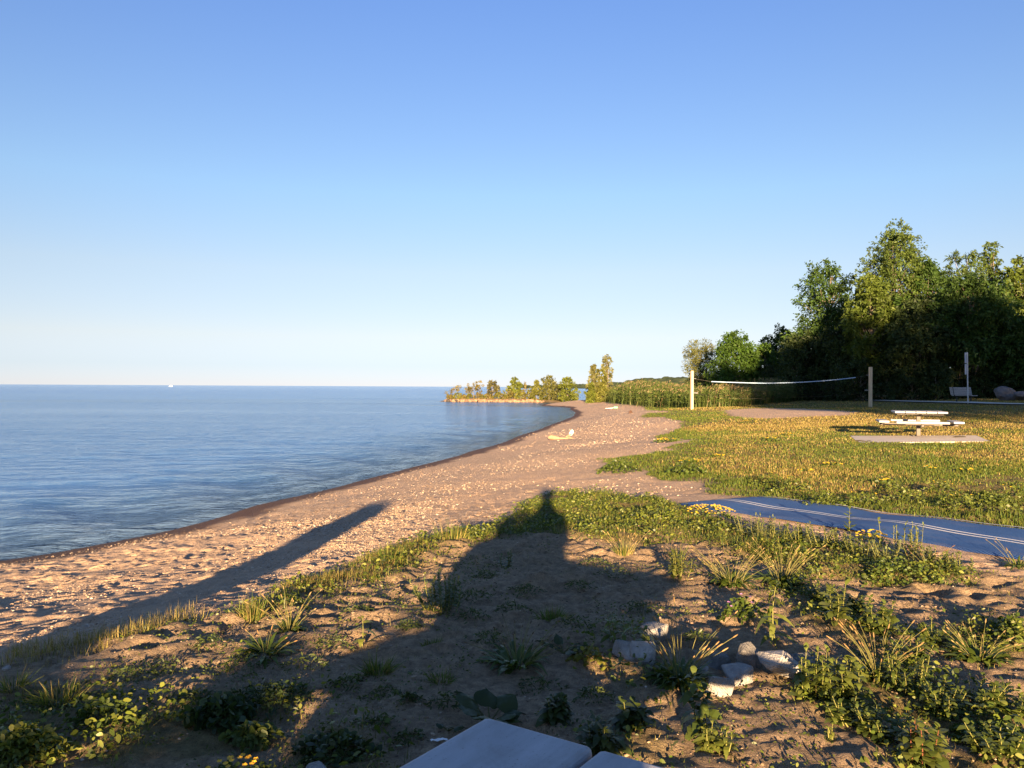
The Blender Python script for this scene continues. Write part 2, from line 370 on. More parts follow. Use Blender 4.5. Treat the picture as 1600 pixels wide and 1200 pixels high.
vs_ = nt.nodes.new('ShaderNodeVectorMath'); vs_.operation = 'SCALE'; nt.links.new(vadd(slopes(2.4, .5, .75, R(6)), slopes(.55, .4, .35, R(-14))), vs_.inputs[0]); nt.links.new(math_(nt, 'ADD', .35, math_(nt, 'MULTIPLY', gust, 1.1)), vs_.inputs['Scale'])
vn = nt.nodes.new('ShaderNodeVectorMath'); vn.operation = 'NORMALIZE'; nt.links.new(vadd(nrm0, vs_.outputs[0]), vn.inputs[0]); nrm = vn.outputs[0]
dep = attr(nt, 'depth'); fac = ramp(nt, dep, [(0, grey(0)), (.25, grey(.35)), (.8, grey(1))])
body = nt.nodes.new('ShaderNodeBsdfDiffuse'); body.inputs[0].default_value = (.085, .22, .46, 1)
tr = nt.nodes.new('ShaderNodeBsdfTransparent'); tr.inputs[0].default_value = (.62, .66, .66, 1)
mb_ = nt.nodes.new('ShaderNodeMixShader'); nt.links.new(fac, mb_.inputs[0]); nt.links.new(tr.outputs[0], mb_.inputs[1]); nt.links.new(body.outputs[0], mb_.inputs[2])
gl = nt.nodes.new('ShaderNodeBsdfGlossy'); gl.inputs['Roughness'].default_value = .06; gl.inputs[0].default_value = (.90, .96, 1, 1); nt.links.new(nrm, gl.inputs['Normal'])
sy_ = nt.nodes.new('ShaderNodeSeparateXYZ'); nt.links.new(oc, sy_.inputs[0])             # open water is rougher than the lee of the beach
ro = nt.nodes.new('ShaderNodeMapRange'); ro.inputs[1].default_value = 15; ro.inputs[2].default_value = 260; ro.inputs[3].default_value = .07; ro.inputs[4].default_value = .20; nt.links.new(sy_.outputs[1], ro.inputs[0]); nt.links.new(ro.outputs[0], gl.inputs['Roughness'])
fr = nt.nodes.new('ShaderNodeFresnel'); fr.inputs[0].default_value = 1.333; nt.links.new(nrm, fr.inputs['Normal'])
mx = nt.nodes.new('ShaderNodeMixShader'); nt.links.new(fr.outputs[0], mx.inputs[0]); nt.links.new(mb_.outputs[0], mx.inputs[1]); nt.links.new(gl.outputs[0], mx.inputs[2])
nt.links.new(mx.outputs[0], out.inputs[0]); M['water'] = m

def simple(name, ca, cb, scale=8, rough=.7, det=5, sc=None, bmp=0, spec=.3, metal=0):
    m, nt, b = mat(name); f = noise(nt, scale, det, .6, coord(nt, 'Object', sc))
    nt.links.new(mixc(nt, ramp(nt, f, [(.3, grey(0)), (.7, grey(1))]), ca, cb), b.inputs['Base Color'])
    b.inputs['Roughness'].default_value = rough; b.inputs['Specular IOR Level'].default_value = spec; b.inputs['Metallic'].default_value = metal
    if bmp: nt.links.new(bump(nt, noise(nt, scale*3, 5, .65, coord(nt, 'Object', sc)), bmp), b.inputs['Normal'])
    M[name] = m; return m
simple('grey_board', (.31, .32, .335), (.46, .47, .49), 22, .66, 9, (.10, 1, 1), .0016, .3)
nt = M['grey_board'].node_tree; b = nt.nodes['Principled BSDF']; c0 = b.inputs['Base Color'].links[0].from_socket
st = ramp(nt, noise(nt, 5, 8, .75, coord(nt, 'Object', (1, 1, 1)), 1.2), [(.50, grey(0)), (.72, grey(.55))]); sp2 = ramp(nt, noise(nt, 160, 2, .6, coord(nt)), [(.66, grey(0)), (.72, grey(.6))])
nt.links.new(mixc(nt, sp2, mixc(nt, st, c0, (.24, .225, .20)), (.17, .15, .125)), b.inputs['Base Color'])
simple('bench_board', (.30, .30, .31), (.40, .40, .41), 14, .6, 5, (.2, 1, 1), 0, .3)
simple('dark_steel', (.06, .05, .04), (.10, .085, .07), 9, .5, 4, None, 0, .4)
simple('black_steel', (.02, .02, .02), (.035, .035, .035), 9, .5)
simple('galvanised', (.36, .38, .41), (.46, .48, .50), 12, .45, 4, None, 0, .5, .3)
simple('concrete', (.52, .46, .385), (.66, .59, .50), 3.5, .9, 6, None, .004, .2)
simple('post_wood', (.52, .38, .23), (.66, .51, .33), 5, .8, 5, (3, 3, .3), .002, .2)
simple('limestone', (.22, .21, .195), (.50, .48, .44), 11, .9, 9, None, .035, .1)
for nm_, f_ in (('limestone_pale', 1.25), ('limestone_grey', .66)): simple(nm_, (.22*f_, .21*f_, .195*f_), (.46*f_, .44*f_, .405*f_), 13, .9, 9, None, .03, .1)
simple('granite', (.10, .09, .09), (.20, .18, .18), 5, .85, 7, None, .03, .2)
simple('shore_stone', (.16, .10, .06), (.34, .23, .15), 3, .9, 5, None, .05, .2)
simple('dark_stone', (.03, .028, .026), (.07, .06, .055), 3, .7, 5, None, .05, .3)
simple('driftwood', (.26, .165, .10), (.42, .28, .185), 3, .9, 5, (4, 4, .6), .01, .1)
simple('dark_wood', (.06, .03, .022), (.12, .07, .05), 8, .9)
simple('white_plastic', (.78, .78, .76), (.86, .86, .85), 8, .45)
simple('green_plastic', (.12, .40, .25), (.2, .5, .33), 8, .5)
simple('tape', (.20, .32, .50), (.34, .46, .60), 2, .7, 3)
simple('rope', (.10, .09, .075), (.16, .145, .12), 20, .9)
simple('sign_face', (.45, .48, .53), (.54, .57, .62), 6, .5, 3)
simple('skin', (.50, .30, .21), (.55, .34, .25), 9, .6)
simple('shirt', (.08, .11, .18), (.11, .14, .22), 9, .9)
simple('shorts', (.14, .12, .09), (.18, .155, .12), 9, .9)
simple('hair', (.03, .02, .015), (.06, .04, .03), 60, .7)
m, nt, b = mat('pebble_stone'); nt.links.new(attr(nt, 'Col', 'Color'), b.inputs['Base Color']); b.inputs['Roughness'].default_value = .8; b.inputs['Specular IOR Level'].default_value = .2; M['pebble'] = m
m, nt, b = mat('petal'); nt.links.new(attr(nt, 'Col', 'Color'), b.inputs['Base Color']); b.inputs['Roughness'].default_value = .6; M['petal'] = m
m, nt, b = mat('blue_mat'); oc = coord(nt)
wv_ = nt.nodes.new('ShaderNodeTexWave'); wv_.bands_direction = 'X'; wv_.inputs['Scale'].default_value = 11.; wv_.inputs['Distortion'].default_value = .15; nt.links.new(oc, wv_.inputs[0])
c = mixc(nt, noise(nt, 2.2, 5, .6, oc), (.018, .064, .205), (.04, .12, .31)); c = mixc(nt, ramp(nt, noise(nt, 1.3, 6, .7, coord(nt, 'Object', (1, 3, 1))), [(.5, grey(0)), (.8, grey(.35))]), c, (.36, .30, .24))
c = mixc(nt, math_(nt, 'MULTIPLY', wv_.outputs['Fac'], .45), c, (.012, .035, .13)); nt.links.new(c, b.inputs['Base Color'])
b.inputs['Roughness'].default_value = .6; nt.links.new(bump(nt, wv_.outputs['Fac'], .006), b.inputs['Normal']); M['blue_mat'] = m
# ================================================================== setting: ground, beach, lake
ny, nx = XX.shape
vid = np.arange(ny*nx).reshape(ny, nx)
quads = np.stack([vid[:-1, :-1], vid[:-1, 1:], vid[1:, 1:], vid[1:, :-1]], -1).reshape(-1, 4)
allv = np.stack([XX, YY, ZZ], -1).reshape(-1, 3)
wet = sstep(-.885, -.94, ZZ+.04*fbm(XX, YY, .9, 3))
pebz = np.clip(.35+.9*fbm(XX, YY, 2.2, 3)+.35*np.exp(-((ZZ+.62)/.12)**2), 0, 1)*sstep(-.97, -.9, ZZ)*(1-GRND)
court_f = (s_court > 0).ravel()[quads[:, 0]]
beach_f = ((GRND < .5).ravel()[quads[:, 0]] | (ZZ < -.93).ravel()[quads[:, 0]]) & ~court_f
attrs_all = {'veg': VEG, 'wet': wet, 'peb': np.maximum(pebz, .25*sstep(0, .3, s_court)), 'grnd': GRND*(1-sstep(-.4, .4, s_court))}
def terrain_piece(name, mask):
    f = quads[mask]; used = np.unique(f); remap = np.full(ny*nx, -1); remap[used] = np.arange(len(used))
    b_ = MB(); b_.add(allv[used], remap[f])
    o = b_.build(name, M['ground'], smooth=True, attrs={k: a.ravel()[used] for k, a in attrs_all.items()})
    return tag(o, kind='structure')
tag(terrain_piece('ground', ~court_f & ~beach_f), 'low grassy ground with bare sandy soil beside the beach', 'ground')
tag(terrain_piece('beach', beach_f), 'curving tan sand and pebble beach along the lake', 'beach')
tag(terrain_piece('sand_court', court_f), 'bare pale sand of the volleyball court in the lawn', 'sand court')

WXa = axis(-16, 10, .12, 1.06, 1.06, -16000, 16000); WYa = axis(8, 34, .12, 1.10, 1.03, -300, 20000)
wx, wy = np.meshgrid(WXa, WYa); tz = H0(wx, wy); depth = np.clip((WATER-tz)/1.0, 0, 1)
depth = np.where(np.hypot(wx, wy) > 160, 1, depth)
fade = np.clip(1.2-np.hypot(wx, wy-15)/70, 0, 1)*np.clip(depth*2.5, .15, 1)
wz = WATER+fade*(.05*fbm(wx*.5+wy*.35, wy*.9-wx*.35, 1.3, 3)+.055*np.sin((wy*.55+wx*.83)*2.0+3*fbm(wx, wy, 6, 2))*np.exp(-((depth-.3)/.25)**2))
wz += .035*np.exp(-((depth-.10-.04*fbm(wx, wy, 2.5, 2))/.045)**2)*np.clip(.6+fbm(wx, wy, 4, 2), .1, 1)*(np.hypot(wx, wy) < 140)      # the last small wavelet before the sand
wv_id = np.arange(wx.size).reshape(wx.shape); wq = np.stack([wv_id[:-1, :-1], wv_id[:-1, 1:], wv_id[1:, 1:], wv_id[1:, :-1]], -1).reshape(-1, 4)
keep = (tz.ravel()[wq].min(1) < WATER+.12) | (wy.ravel()[wq[:, 0]] > 300)
b_ = MB(); b_.add(np.stack([wx, wy, wz], -1).reshape(-1, 3), wq[keep])
lk = b_.build('lake', M['water'], smooth=True, attrs={'depth': depth}); tag(lk, 'calm blue rippled lake reaching the horizon', 'lake', kind='structure')

# far wooded headland across the bay
m, nt, b = mat('far_woods'); nt.links.new(mixc(nt, noise(nt, .02, 5, .7, coord(nt)), (.05, .075, .045), (.10, .125, .065)), b.inputs['Base Color']); b.inputs['Roughness'].default_value = 1; b.inputs['Specular IOR Level'].default_value = 0; M['far'] = m
hx = np.linspace(15, 1400, 420); hv = []; rows = 12
for r_ in range(rows):
    t = r_/(rows-1); y_ = 1500+t*260-hx*.18
    top = np.interp(hx, [15, 120, 158, 226, 295, 400, 620, 900, 1400], [5, 7, 9, 15, 22, 28, 38, 44, 50])
    z_ = WATER-.5+top*math.sin(t*math.pi/2)**.8+(fbm(hx, y_, 30, 4)*5+fbm(hx, y_+99, 9, 2)*3)*min(1, t*3)
    hv.append(np.stack([hx+fbm(hx, y_, 20, 2)*4, y_, np.maximum(z_, WATER-.5)], 1))
hv = np.concatenate(hv); k = np.arange((rows-1)*420).reshape(rows-1, 420)[:, :-1].ravel()
b_ = MB(); b_.add(hv, np.stack([k, k+1, k+421, k+420], 1)); tag(b_.build('hills', M['far']), 'low wooded headland far across the bay', 'headland', kind='structure')

# ------------------------------------------------------------------ drawn strips laid on the ground
def ribbon(pts, width, lift, step=.15, across=6, wave=0., off=0.):
    pts = np.asarray(pts, float); seg = np.hypot(*np.diff(pts, axis=0).T); s = np.concatenate([[0], np.cumsum(seg)])
    t = np.linspace(0, s[-1], max(2, int(s[-1]/step))); c = np.stack([np.interp(t, s, pts[:, k]) for k in (0, 1)], 1)
    tg = unit(np.gradient(c, axis=0)); nr = np.stack([-tg[:, 1], tg[:, 0]], 1); w = np.linspace(-.5, .5, across)*width+off
    xy = c[:, None]+nr[:, None]*w[None, :, None]
    wvz = wave*(np.sin(t[:, None]*5+w[None]*.9)*.5+np.sin(t[:, None]*2.3-w[None]*1.7+1)) if wave else 0
    z = H0(xy[..., 0], xy[..., 1])+lift+wvz
    v = np.concatenate([xy, z[..., None]], -1); n_, a_ = v.shape[:2]; i = np.arange(n_*a_).reshape(n_, a_)
    q = np.stack([i[:-1, :-1], i[:-1, 1:], i[1:, 1:], i[1:, :-1]], -1).reshape(-1, 4)[:, ::-1]
    return v, q
# paved path at the foot of the trees
pathp = np.array([on(*p)[:2] for p in [(1283,620.5),(1300,622),(1330,624.5),(1370,626.5),(1420,628),(1470,629),(1520,630.5),(1560,632),(1600,633)]]); pathp = np.vstack([pathp, [pathp[-1]+[14, -2]]])
v, q = ribbon(pathp, 1.0, .07, .6, 5)
b_ = MB(); b_.add(v.reshape(-1, 3), q); tag(b_.build('path', M['concrete'], smooth=True), 'narrow pale paved path along the foot of the trees', 'path', kind='structure')

# blue beach access mat with white stripes
mt = empty('beach_mat', (line[0][0], line[0][1], float(H0(*line[0]))), 0, 'blue roll-out beach access mat with white stripes', 'beach mat')
rz_ = math.atan2(ax_[1], ax_[0])
def local(v, o, rz):
    c, s = math.cos(-rz), math.sin(-rz); d = v-np.asarray(o); return np.stack([d[..., 0]*c-d[..., 1]*s, d[..., 0]*s+d[..., 1]*c, d[..., 2]], -1)
mt.rotation_euler = (0, 0, rz_); o0 = np.array(mt.location)
def matstrip(name, width, lift, mat_, off, ac):
    v, q = ribbon(line, width, lift, .08, ac, .014, off); b_ = MB(); vl = local(v, o0, rz_)
    n_, a_ = vl.shape[:2]
    if name == 'mat_sheet': vl[:, (0, -1), 2] -= .014
    b_.add(vl.reshape(-1, 3), q)
    if False:                                       # give the sheet its thickness: a skirt round the edge
        i = np.arange(n_*a_).reshape(n_, a_); rim = np.concatenate([i[0, :-1], i[:-1, -1], i[-1, :0:-1], i[:0:-1, 0]])
        lo = vl.reshape(-1, 3)[rim]-[0, 0, .022]; k = len(rim); r2 = (np.arange(k)+1) % k
        vv = np.concatenate([vl.reshape(-1, 3)[rim], lo]); b_.add(vv, np.stack([np.arange(k), r2, r2+k, np.arange(k)+k], 1))
    return b_.build(name, mat_, mt, (0, 0, 0), smooth=True)
matstrip('mat_sheet', MW, .022, M['blue_mat'], 0, 18)
simple('stripe', (.62, .64, .66), (.80, .81, .82), 30, .7)
for off in (-.05, .05): matstrip('stripe', .034, .027, M['stripe'], off, 2)
for off in ((MW*.5-.02)*(-1 if np.dot(pr, [1, 1]) < 0 else 1),): matstrip('edge_stripe', .025, .027, M['stripe'], off, 2)

# concrete pad under the far table
pc = [on(*p) for p in [(1340,692.5),(1549,690.5),(1526,681),(1328,681.5)]]
pz = np.mean([p[2] for p in pc])+.03; pcen = np.mean(pc, 0)
bm = bmesh.new(); vs = [bm.verts.new((p[0]-pcen[0], p[1]-pcen[1], float(H0(p[0], p[1]))+.015-pz)) for p in pc]; f = bm.faces.new(vs)
if f.normal.z < 0: f.normal_flip()
e = bmesh.ops.extrude_face_region(bm, geom=[f]); bmesh.ops.translate(bm, vec=(0, 0, -.25), verts=[g_ for g_ in e['geom'] if isinstance(g_, bmesh.types.BMVert)])
bmesh.ops.recalc_face_normals(bm, faces=bm.faces); bmesh.ops.bevel(bm, geom=bm.edges[:], offset=.015, segments=2, affect='EDGES')
pad = bm_obj('concrete_pad', bm, M['concrete'], None, (pcen[0], pcen[1], pz)); tag(pad, 'flat concrete pad under the far picnic table', 'concrete pad', kind='structure')

# ================================================================== picnic tables
def make_table(label, sides=(0, 1, 2, 3)):
    t = empty('picnic_table', (0, 0, 0), 0, label, 'picnic table', 'grey picnic tables')
    for k in range(5):
        bm = bmesh.new(); bx(bm, (1.40, .268, .055), (0, 0, 0), .014, 3); bm_obj('table_board', bm, M['grey_board'], t, (0, (k-2)*.2815, .7325), smooth=False)
    bm = bmesh.new()
    for y in (-.5, 0, .5): pass
    bx(bm, (.06, 1.25, .05), (-.42, 0, .679), .006); bx(bm, (.06, 1.25, .05), (.42, 0, .679), .006); bx(bm, (.90, .10, .045), (0, 0, .6765), .006)
    bm_obj('top_frame', bm, M['dark_steel'], t)
    bm = bmesh.new(); bx(bm, (.115, .115, .64), (0, 0, .332), .01); bm_obj('pedestal', bm, M['dark_steel'], t)
    bm = bmesh.new(); bx(bm, (.34, .34, .012), (0, 0, .006), .004)
    for sx in (-.13, .13):
        for sy in (-.13, .13): bx(bm, (.03, .03, .03), (sx, sy, .024), .008)
    bm_obj('base_plate', bm, M['dark_steel'], t)
    for k in sides:
        a = k*math.pi/2; rot = Matrix.Rotation(a, 3, 'Z')
        arm = bmesh.new(); bx(arm, (.98, .075, .075), (.57, 0, .36), .008, rot=None); bx(arm, (.06, .9, .04), (.99, 0, .397), .006)
        bmesh.ops.rotate(arm, cent=(0, 0, 0), matrix=rot, verts=arm.verts); bm_obj('seat_arm', arm, M['dark_steel'], t)
        s = bmesh.new(); bx(s, (.28, 1.38, .06), (.985, 0, .448), .014, 3); bmesh.ops.rotate(s, cent=(0, 0, 0), matrix=rot, verts=s.verts)
        bm_obj('seat', s, M['grey_board'], t)
    return t
def copy_tree(o, parent=None):
    c = o.copy(); COL.objects.link(c); c.parent = parent
    for ch in o.children: copy_tree(ch, c)
    return c
tab = make_table('grey plank picnic table whose corner juts in at the bottom edge', (0, 1, 2))   # one side left open
ca_, cb_ = np.array([.56, .83]), np.array([-.83, .56])
Acorner = P(760, 1130, .76)[:2]
cc = Acorner-.70*ca_-.697*cb_
tab.location = (cc[0], cc[1], float(H0(*cc))+.0); tab.rotation_euler = (0, 0, math.atan2(.83, .56))
far_tab = make_table('whole grey picnic table with four attached seats on a concrete pad')
ft = on(1435, 682.5); far_tab.location = (ft[0], ft[1], float(H0(ft[0], ft[1]))+.012); far_tab.rotation_euler = (0, 0, R(69.7))

# ================================================================== volleyball posts and net
VP = []
for px, py, top, lab in [(1081, 640, 579.5, 'tall square wooden post at the lakeward end of the volleyball net'), (1360, 637, 573.5, 'tall square wooden post at the wooded end of the volleyball net')]:
    b0 = on(px, py); h_ = (py-top)/F*b0[1]
    t = empty('volleyball_post', b0, R(12), lab, 'volleyball post', 'wooden posts of the volleyball net')
    bm = bmesh.new(); bx(bm, (.17, .17, h_+.3), (0, 0, h_/2-.15), .012); bm_obj('post', bm, M['post_wood'], t)
    bm = bmesh.new(); bmesh.ops.create_cone(bm, cap_ends=True, segments=8, radius1=.012, radius2=.012, depth=.26)
    bmesh.ops.rotate(bm, cent=(0, 0, 0), matrix=Matrix.Rotation(math.pi/2, 3, 'Y'), verts=bm.verts)
    sgn = 1 if px < 1200 else -1
    bm_obj('hook', bm, M['galvanised'], t, (sgn*.15, 0, h_*.80)); bm2 = bmesh.new(); bx(bm2, (.34, .02, .03), (sgn*.25, 0, h_*.43), .004); bm_obj('tie_bar', bm2, M['galvanised'], t)
    VP.append((b0, h_, sgn))
(b0, h0_, _), (b1, h1_, _) = VP
net = empty('volleyball_net', (b0+b1)/2, 0, 'sagging pale blue volleyball net tape slung between two posts', 'volleyball net')
o_ = np.array(net.location)
def span(px, py, t): p = b0+(b1-b0)*t; r = ray(px, py); return np.array([p[0], p[1], CAMZ+r[2]*p[1]])
tp = []
for px, py in [(1113, 596.2), (1140, 597.2), (1170, 598.2), (1200, 598.8), (1230, 598.2), (1260, 597), (1290, 595.0), (1315, 592.6), (1338, 589.8)]:
    t = (px-1081)/(1360-1081); tp.append(span(px, py, t)-o_)
tp = np.array(tp); d_ = .026
b_ = MB()
vv = np.concatenate([tp+[0, -.006, d_], tp+[0, -.006, -d_], tp+[0, .006, d_], tp+[0, .006, -d_]]); k = np.arange(len(tp)-1); n_ = len(tp)
for a, c in ((0, n_), (3*n_, 2*n_), (2*n_, 0), (n_, 3*n_)): b_.add(vv, np.stack([k+a, k+a+1, k+c+1, k+c], 1))
b_.build('top_tape', M['tape'], net)
for end, post, hh_, sg in ((tp[0], b0, h0_, 1), (tp[-1], b1, h1_, -1)):
    b_ = MB(); tube(b_, [end, post+np.array([sg*.1, 0, hh_*.8])-o_], [.006, .006], 5); b_.build('end_rope', M['rope'], net)
b_ = MB(); lowp = [b0+np.array([.1, 0, h0_*.43])-o_]+[p-np.array([0, 0, 1.0+.05*math.sin(i)]) for i, p in enumerate(tp)]+[b1+np.array([-.1, 0, h1_*.43])-o_]
tube(b_, lowp, [.0025]*len(lowp), 4); b_.build('bottom_rope', M['rope'], net)
b_ = MB()
lowp = np.array(lowp[1:-1]); L_ = np.linspace(0, len(tp)-1, 90)
for u in L_:
    a = np.array([np.interp(u, range(len(tp)), tp[:, j]) for j in range(3)]); c = np.array([np.interp(u, range(len(tp)), lowp[:, j]) for j in range(3)]); tube(b_, [a, c], [.0012]*2, 3)
for w in np.linspace(.1, .9, 8): tube(b_, tp*(1-w)+lowp*w, [.0012]*len(tp), 3)
simple('net_cord', (.02, .02, .02), (.04, .04, .04), 9, .9); b_.build('netting', M['net_cord'], net)

# ================================================================== bench, sign, boulders
bp = on(1505, 629)
t = empty('park_bench', bp, R(112), 'grey slatted park bench beside the signpost, in the shade', 'bench')
bw = 1.5
bm = bmesh.new()
for k in range(4): bx(bm, (bw, .10, .04), (0, -.28+k*.115, .44), .006)
bm_obj('seat', bm, M['bench_board'], t)
bm = bmesh.new(); tilt = Matrix.Rotation(R(-14), 3, 'X')
for k in range(4): bx(bm, (bw, .035, .10), (0, .17+(.07+k*.125)*math.sin(R(14)), .50+(.04+k*.125)*math.cos(R(14))), .006, rot=tilt)
bm_obj('backrest', bm, M['bench_board'], t)
for sx in (-.5, .5):
    bm = bmesh.new(); bx(bm, (.06, .06, .42), (sx, -.05, .21), .005); bx(bm, (.06, .50, .05), (sx, -.09, .395), .005)
    bx(bm, (.05, .045, .62), (sx, .225, .70), .005, rot=tilt); bx(bm, (.09, .42, .02), (sx, -.05, .01), .004); bm_obj('leg', bm, M['black_steel'], t)
sp = on(1512.5, 631)
t = empty('sign_post', sp, R(24), 'thin metal post with two narrow signs one above the other', 'signpost')
bm = bmesh.new(); bmesh.ops.create_cone(bm, cap_ends=True, segments=10, radius1=.034, radius2=.034, depth=3.1); bmesh.ops.translate(bm, vec=(0, 0, 1.4), verts=bm.verts)
sh_ = Matrix.Rotation(R(-1.6), 3, 'Y'); bmesh.ops.rotate(bm, cent=(0, 0, 0), matrix=sh_, verts=bm.verts); bm_obj('pole', bm, M['galvanised'], t)
for z, x in ((2.63, -.07), (1.98, -.055)):
    bm = bmesh.new(); bx(bm, (.27, .012, .60), (x, .058, z), .004, rot=sh_); bm_obj('sign_panel', bm, M['sign_face'], t)
def stone_bm(sx, sy, sz, seed, cuts=12, rough=.1, sub=3):
    bm = bmesh.new(); bmesh.ops.create_icosphere(bm, subdivisions=sub, radius=1); r_ = np.random.RandomState(seed)
    dirs = rnd_dir(cuts, r_); off = r_.uniform(.50, .88, cuts)
    for v in bm.verts:
        p = np.array(v.co)
        for d, o in zip(dirs, off):
            e = p@d-o
            if e > 0: p = p-d*e
        p = p*(1+rough*float(fbm(np.array([p[0]*1.7+seed]), np.array([p[1]*1.7+p[2]*2.3]), .9, 3)[0]))
        v.co = p*[sx, sy, sz]
    return bm
for k, (px, py, w, h_, lab) in enumerate([(1569, 626.5, 1.38, .9, 'big grey boulder with a dark hollow near the park bench'), (1597, 626.5, 1.5, .78, 'rounded pinkish grey boulder at the right edge of the photo')]):
    g_ = on(px, py); o = bm_obj('boulder', stone_bm(w/2, .55, h_*.62, 31+k, 14, .16, 4), M['granite'], None, (g_[0], g_[1], g_[2]+h_*.42), .4*k, True)
    tag(o, lab, 'boulder', 'boulders by the path')

def rock_bm(sx, sy, sz, seed):                                   # broken limestone: flat facets, chipped edges
    r_ = np.random.RandomState(seed); bm = bmesh.new(); pts = rnd_dir(13, r_)*r_.uniform(.9, 1.08, (13, 1)); pts[:, 2] = np.clip(pts[:, 2], -.8, .58)
    vs = [bm.verts.new(p) for p in pts]; h_ = bmesh.ops.convex_hull(bm, input=vs); bmesh.ops.delete(bm, geom=[g_ for g_ in h_['geom_interior'] if isinstance(g_, bmesh.types.BMVert)], context='VERTS')
    bmesh.ops.dissolve_limit(bm, angle_limit=R(14), verts=bm.verts, edges=bm.edges)
    bmesh.ops.bevel(bm, geom=bm.edges[:], offset=.05, segments=2, affect='EDGES'); bmesh.ops.triangulate(bm, faces=bm.faces)
    bmesh.ops.subdivide_edges(bm, edges=bm.edges[:], cuts=3, use_grid_fill=True); P_ = np.array([v.co[:] for v in bm.verts]); nz = .05*fbm(P_[:, 0]*1.6+seed+P_[:, 2], P_[:, 1]*1.6-P_[:, 2]*1.3, .7, 4)
    for v, k in zip(bm.verts, nz): v.co = Vector((v.co.x*sx, v.co.y*sy, v.co.z*sz))*(1+float(k))
    return bm
# ================================================================== foreground stones
stones = [ # px, py of the foot, width px, height px, label
 (985, 1040, 52, 30, 'pale rounded stone, leftmost of the rock group'), (1003, 1043, 40, 36, 'pale pointed stone leaning right of the leftmost rock'),
 (1022, 1010, 44, 30, 'round stone behind the seed-head plantain clump'), (1122, 1042, 40, 24, 'grey stone half hidden at the right of the plantain clump'),
 (1172, 1046, 50, 38, 'large dark-streaked grey block at the back of the rock group'), (1152, 1060, 62, 28, 'flat wedge-shaped pale stone in the middle of the rocks'),
 (1098, 1056, 26, 16, 'smallest pale stone beside the plantain clump'), (1124, 1080, 50, 40, 'front stone of the rock group with a sunlit tip'),
 (1236, 1062, 84, 38, 'biggest chalky white stone behind the leafy weeds'), (1252, 1040, 52, 24, 'grey slab tucked behind the biggest white stone')]
for k, (px, py, w, h_, lab) in enumerate(stones):
    g_ = on(px, py); s_ = g_[1]/F; o = bm_obj('stone', rock_bm(w*s_*.64, w*s_*.50, h_*s_*.86, (50, 61, 52, 53, 64, 65, 56, 67, 68, 59)[k]), M[('limestone', 'limestone_pale', 'limestone', 'limestone_grey', 'limestone_grey', 'limestone_pale', 'limestone', 'limestone', 'limestone_pale', 'limestone_grey')[k]], None, (g_[0], g_[1]+w*s_*.12, g_[2]+h_*s_*.36), k*.35-.6)
    tag(o, lab, 'stone', 'pale stones in the weeds')
g_ = on(500, 1224); o = bm_obj('stone', rock_bm(.085, .08, .06, 71), M['limestone'], None, (g_[0], g_[1], g_[2]+.02)); tag(o, 'grey stone cut by the bottom edge, left of the table', 'stone')
g_ = on(10, 1052); o = bm_obj('stone', stone_bm(.022, .02, .016, 72, 8, .1, 3), M['limestone'], None, (g_[0], g_[1], g_[2]+.01)); tag(o, 'small white pebble alone by the left edge', 'stone')

# ================================================================== litter and driftwood on the beach
g_ = on(878, 686); t = empty('driftwood_log', g_, R(-14), 'pale weathered driftwood log lying on the beach', 'driftwood'); t.scale = (.85, .85, .85)
b_ = MB(); tube(b_, [(-.70, .1, .05), (-.55, .08, .08), (-.36, .05, .05), (-.1, 0, .03), (.15, -.03, .03), (.3, -.05, .04), (.45, -.1, .04), (.75, -.16, .03)], [.08, .13, .11, .06, .05, .085, .06, .03], 9); b_.build('trunk', M['driftwood'], t, smooth=True)
for pts, rd in (([(.2, 0, .1), (.38, .12, .2), (.5, .2, .28)], [.05, .04, .015]), ([(.3, -.05, .1), (.5, -.25, .07), (.68, -.36, .05)], [.06, .05, .02])):
    b_ = MB(); tube(b_, pts, rd, 7); b_.build('branch_stub', M['driftwood'], t, smooth=True)
g_ = on(892.5, 681.5); bm = bmesh.new(); bmesh.ops.create_icosphere(bm, subdivisions=3, radius=1)
for v in bm.verts:
    p = np.array(v.co); q_ = 1+.25*float(fbm(np.array([p[0]*2+3]), np.array([p[1]*2+p[2]*3]), .8, 3)[0]); v.co = Vector((p[0]*.09*q_+p[2]*.05, p[1]*.08*q_, p[2]*.15*q_))
o = bm_obj('plastic_bag', bm, M['white_plastic'], None, (g_[0], g_[1], g_[2]+.14), 0, True); tag(o, 'crumpled bright white bag standing behind the driftwood', 'bag')
g_ = on(962, 638.5); t = empty('washed_up_float', g_, R(10), 'small green float with a pale rope washed up on the sand', 'float')
bm = bmesh.new(); bx(bm, (.42, .22, .22), (0, 0, .11), .08, 3); bm_obj('float_body', bm, M['green_plastic'], t, smooth=True)
b_ = MB(); tube(b_, [(-.2, 0, .08), (-.5, -.1, .04), (-.75, -.05, .03), (-1.05, -.2, .03)], [.03]*4, 5); b_.build('tail_rope', M['white_plastic'], t)
g_ = on(985, 645.5); o = bm_obj('stump', stone_bm(.2, .16, .16, 81, 8, .3, 3), M['dark_wood'], None, (g_[0], g_[1], g_[2]+.08)); tag(o, 'small dark wood stump on the sand near the reeds', 'driftwood')
g_ = on(686, 1156); b_ = MB(); r_ = np.random.RandomState(5)
u = np.linspace(-1, 1, 9); vgrid = np.array([[(a*.036, b2*.009+.004*math.sin(5*a), .008+.006*r_.rand()) for b2 in (-1, 0, 1)] for a in u]); i = np.arange(27).reshape(9, 3)
b_.add(vgrid.reshape(-1, 3), np.stack([i[:-1, :-1], i[1:, :-1], i[1:, 1:], i[:-1, 1:]], -1).reshape(-1, 4))
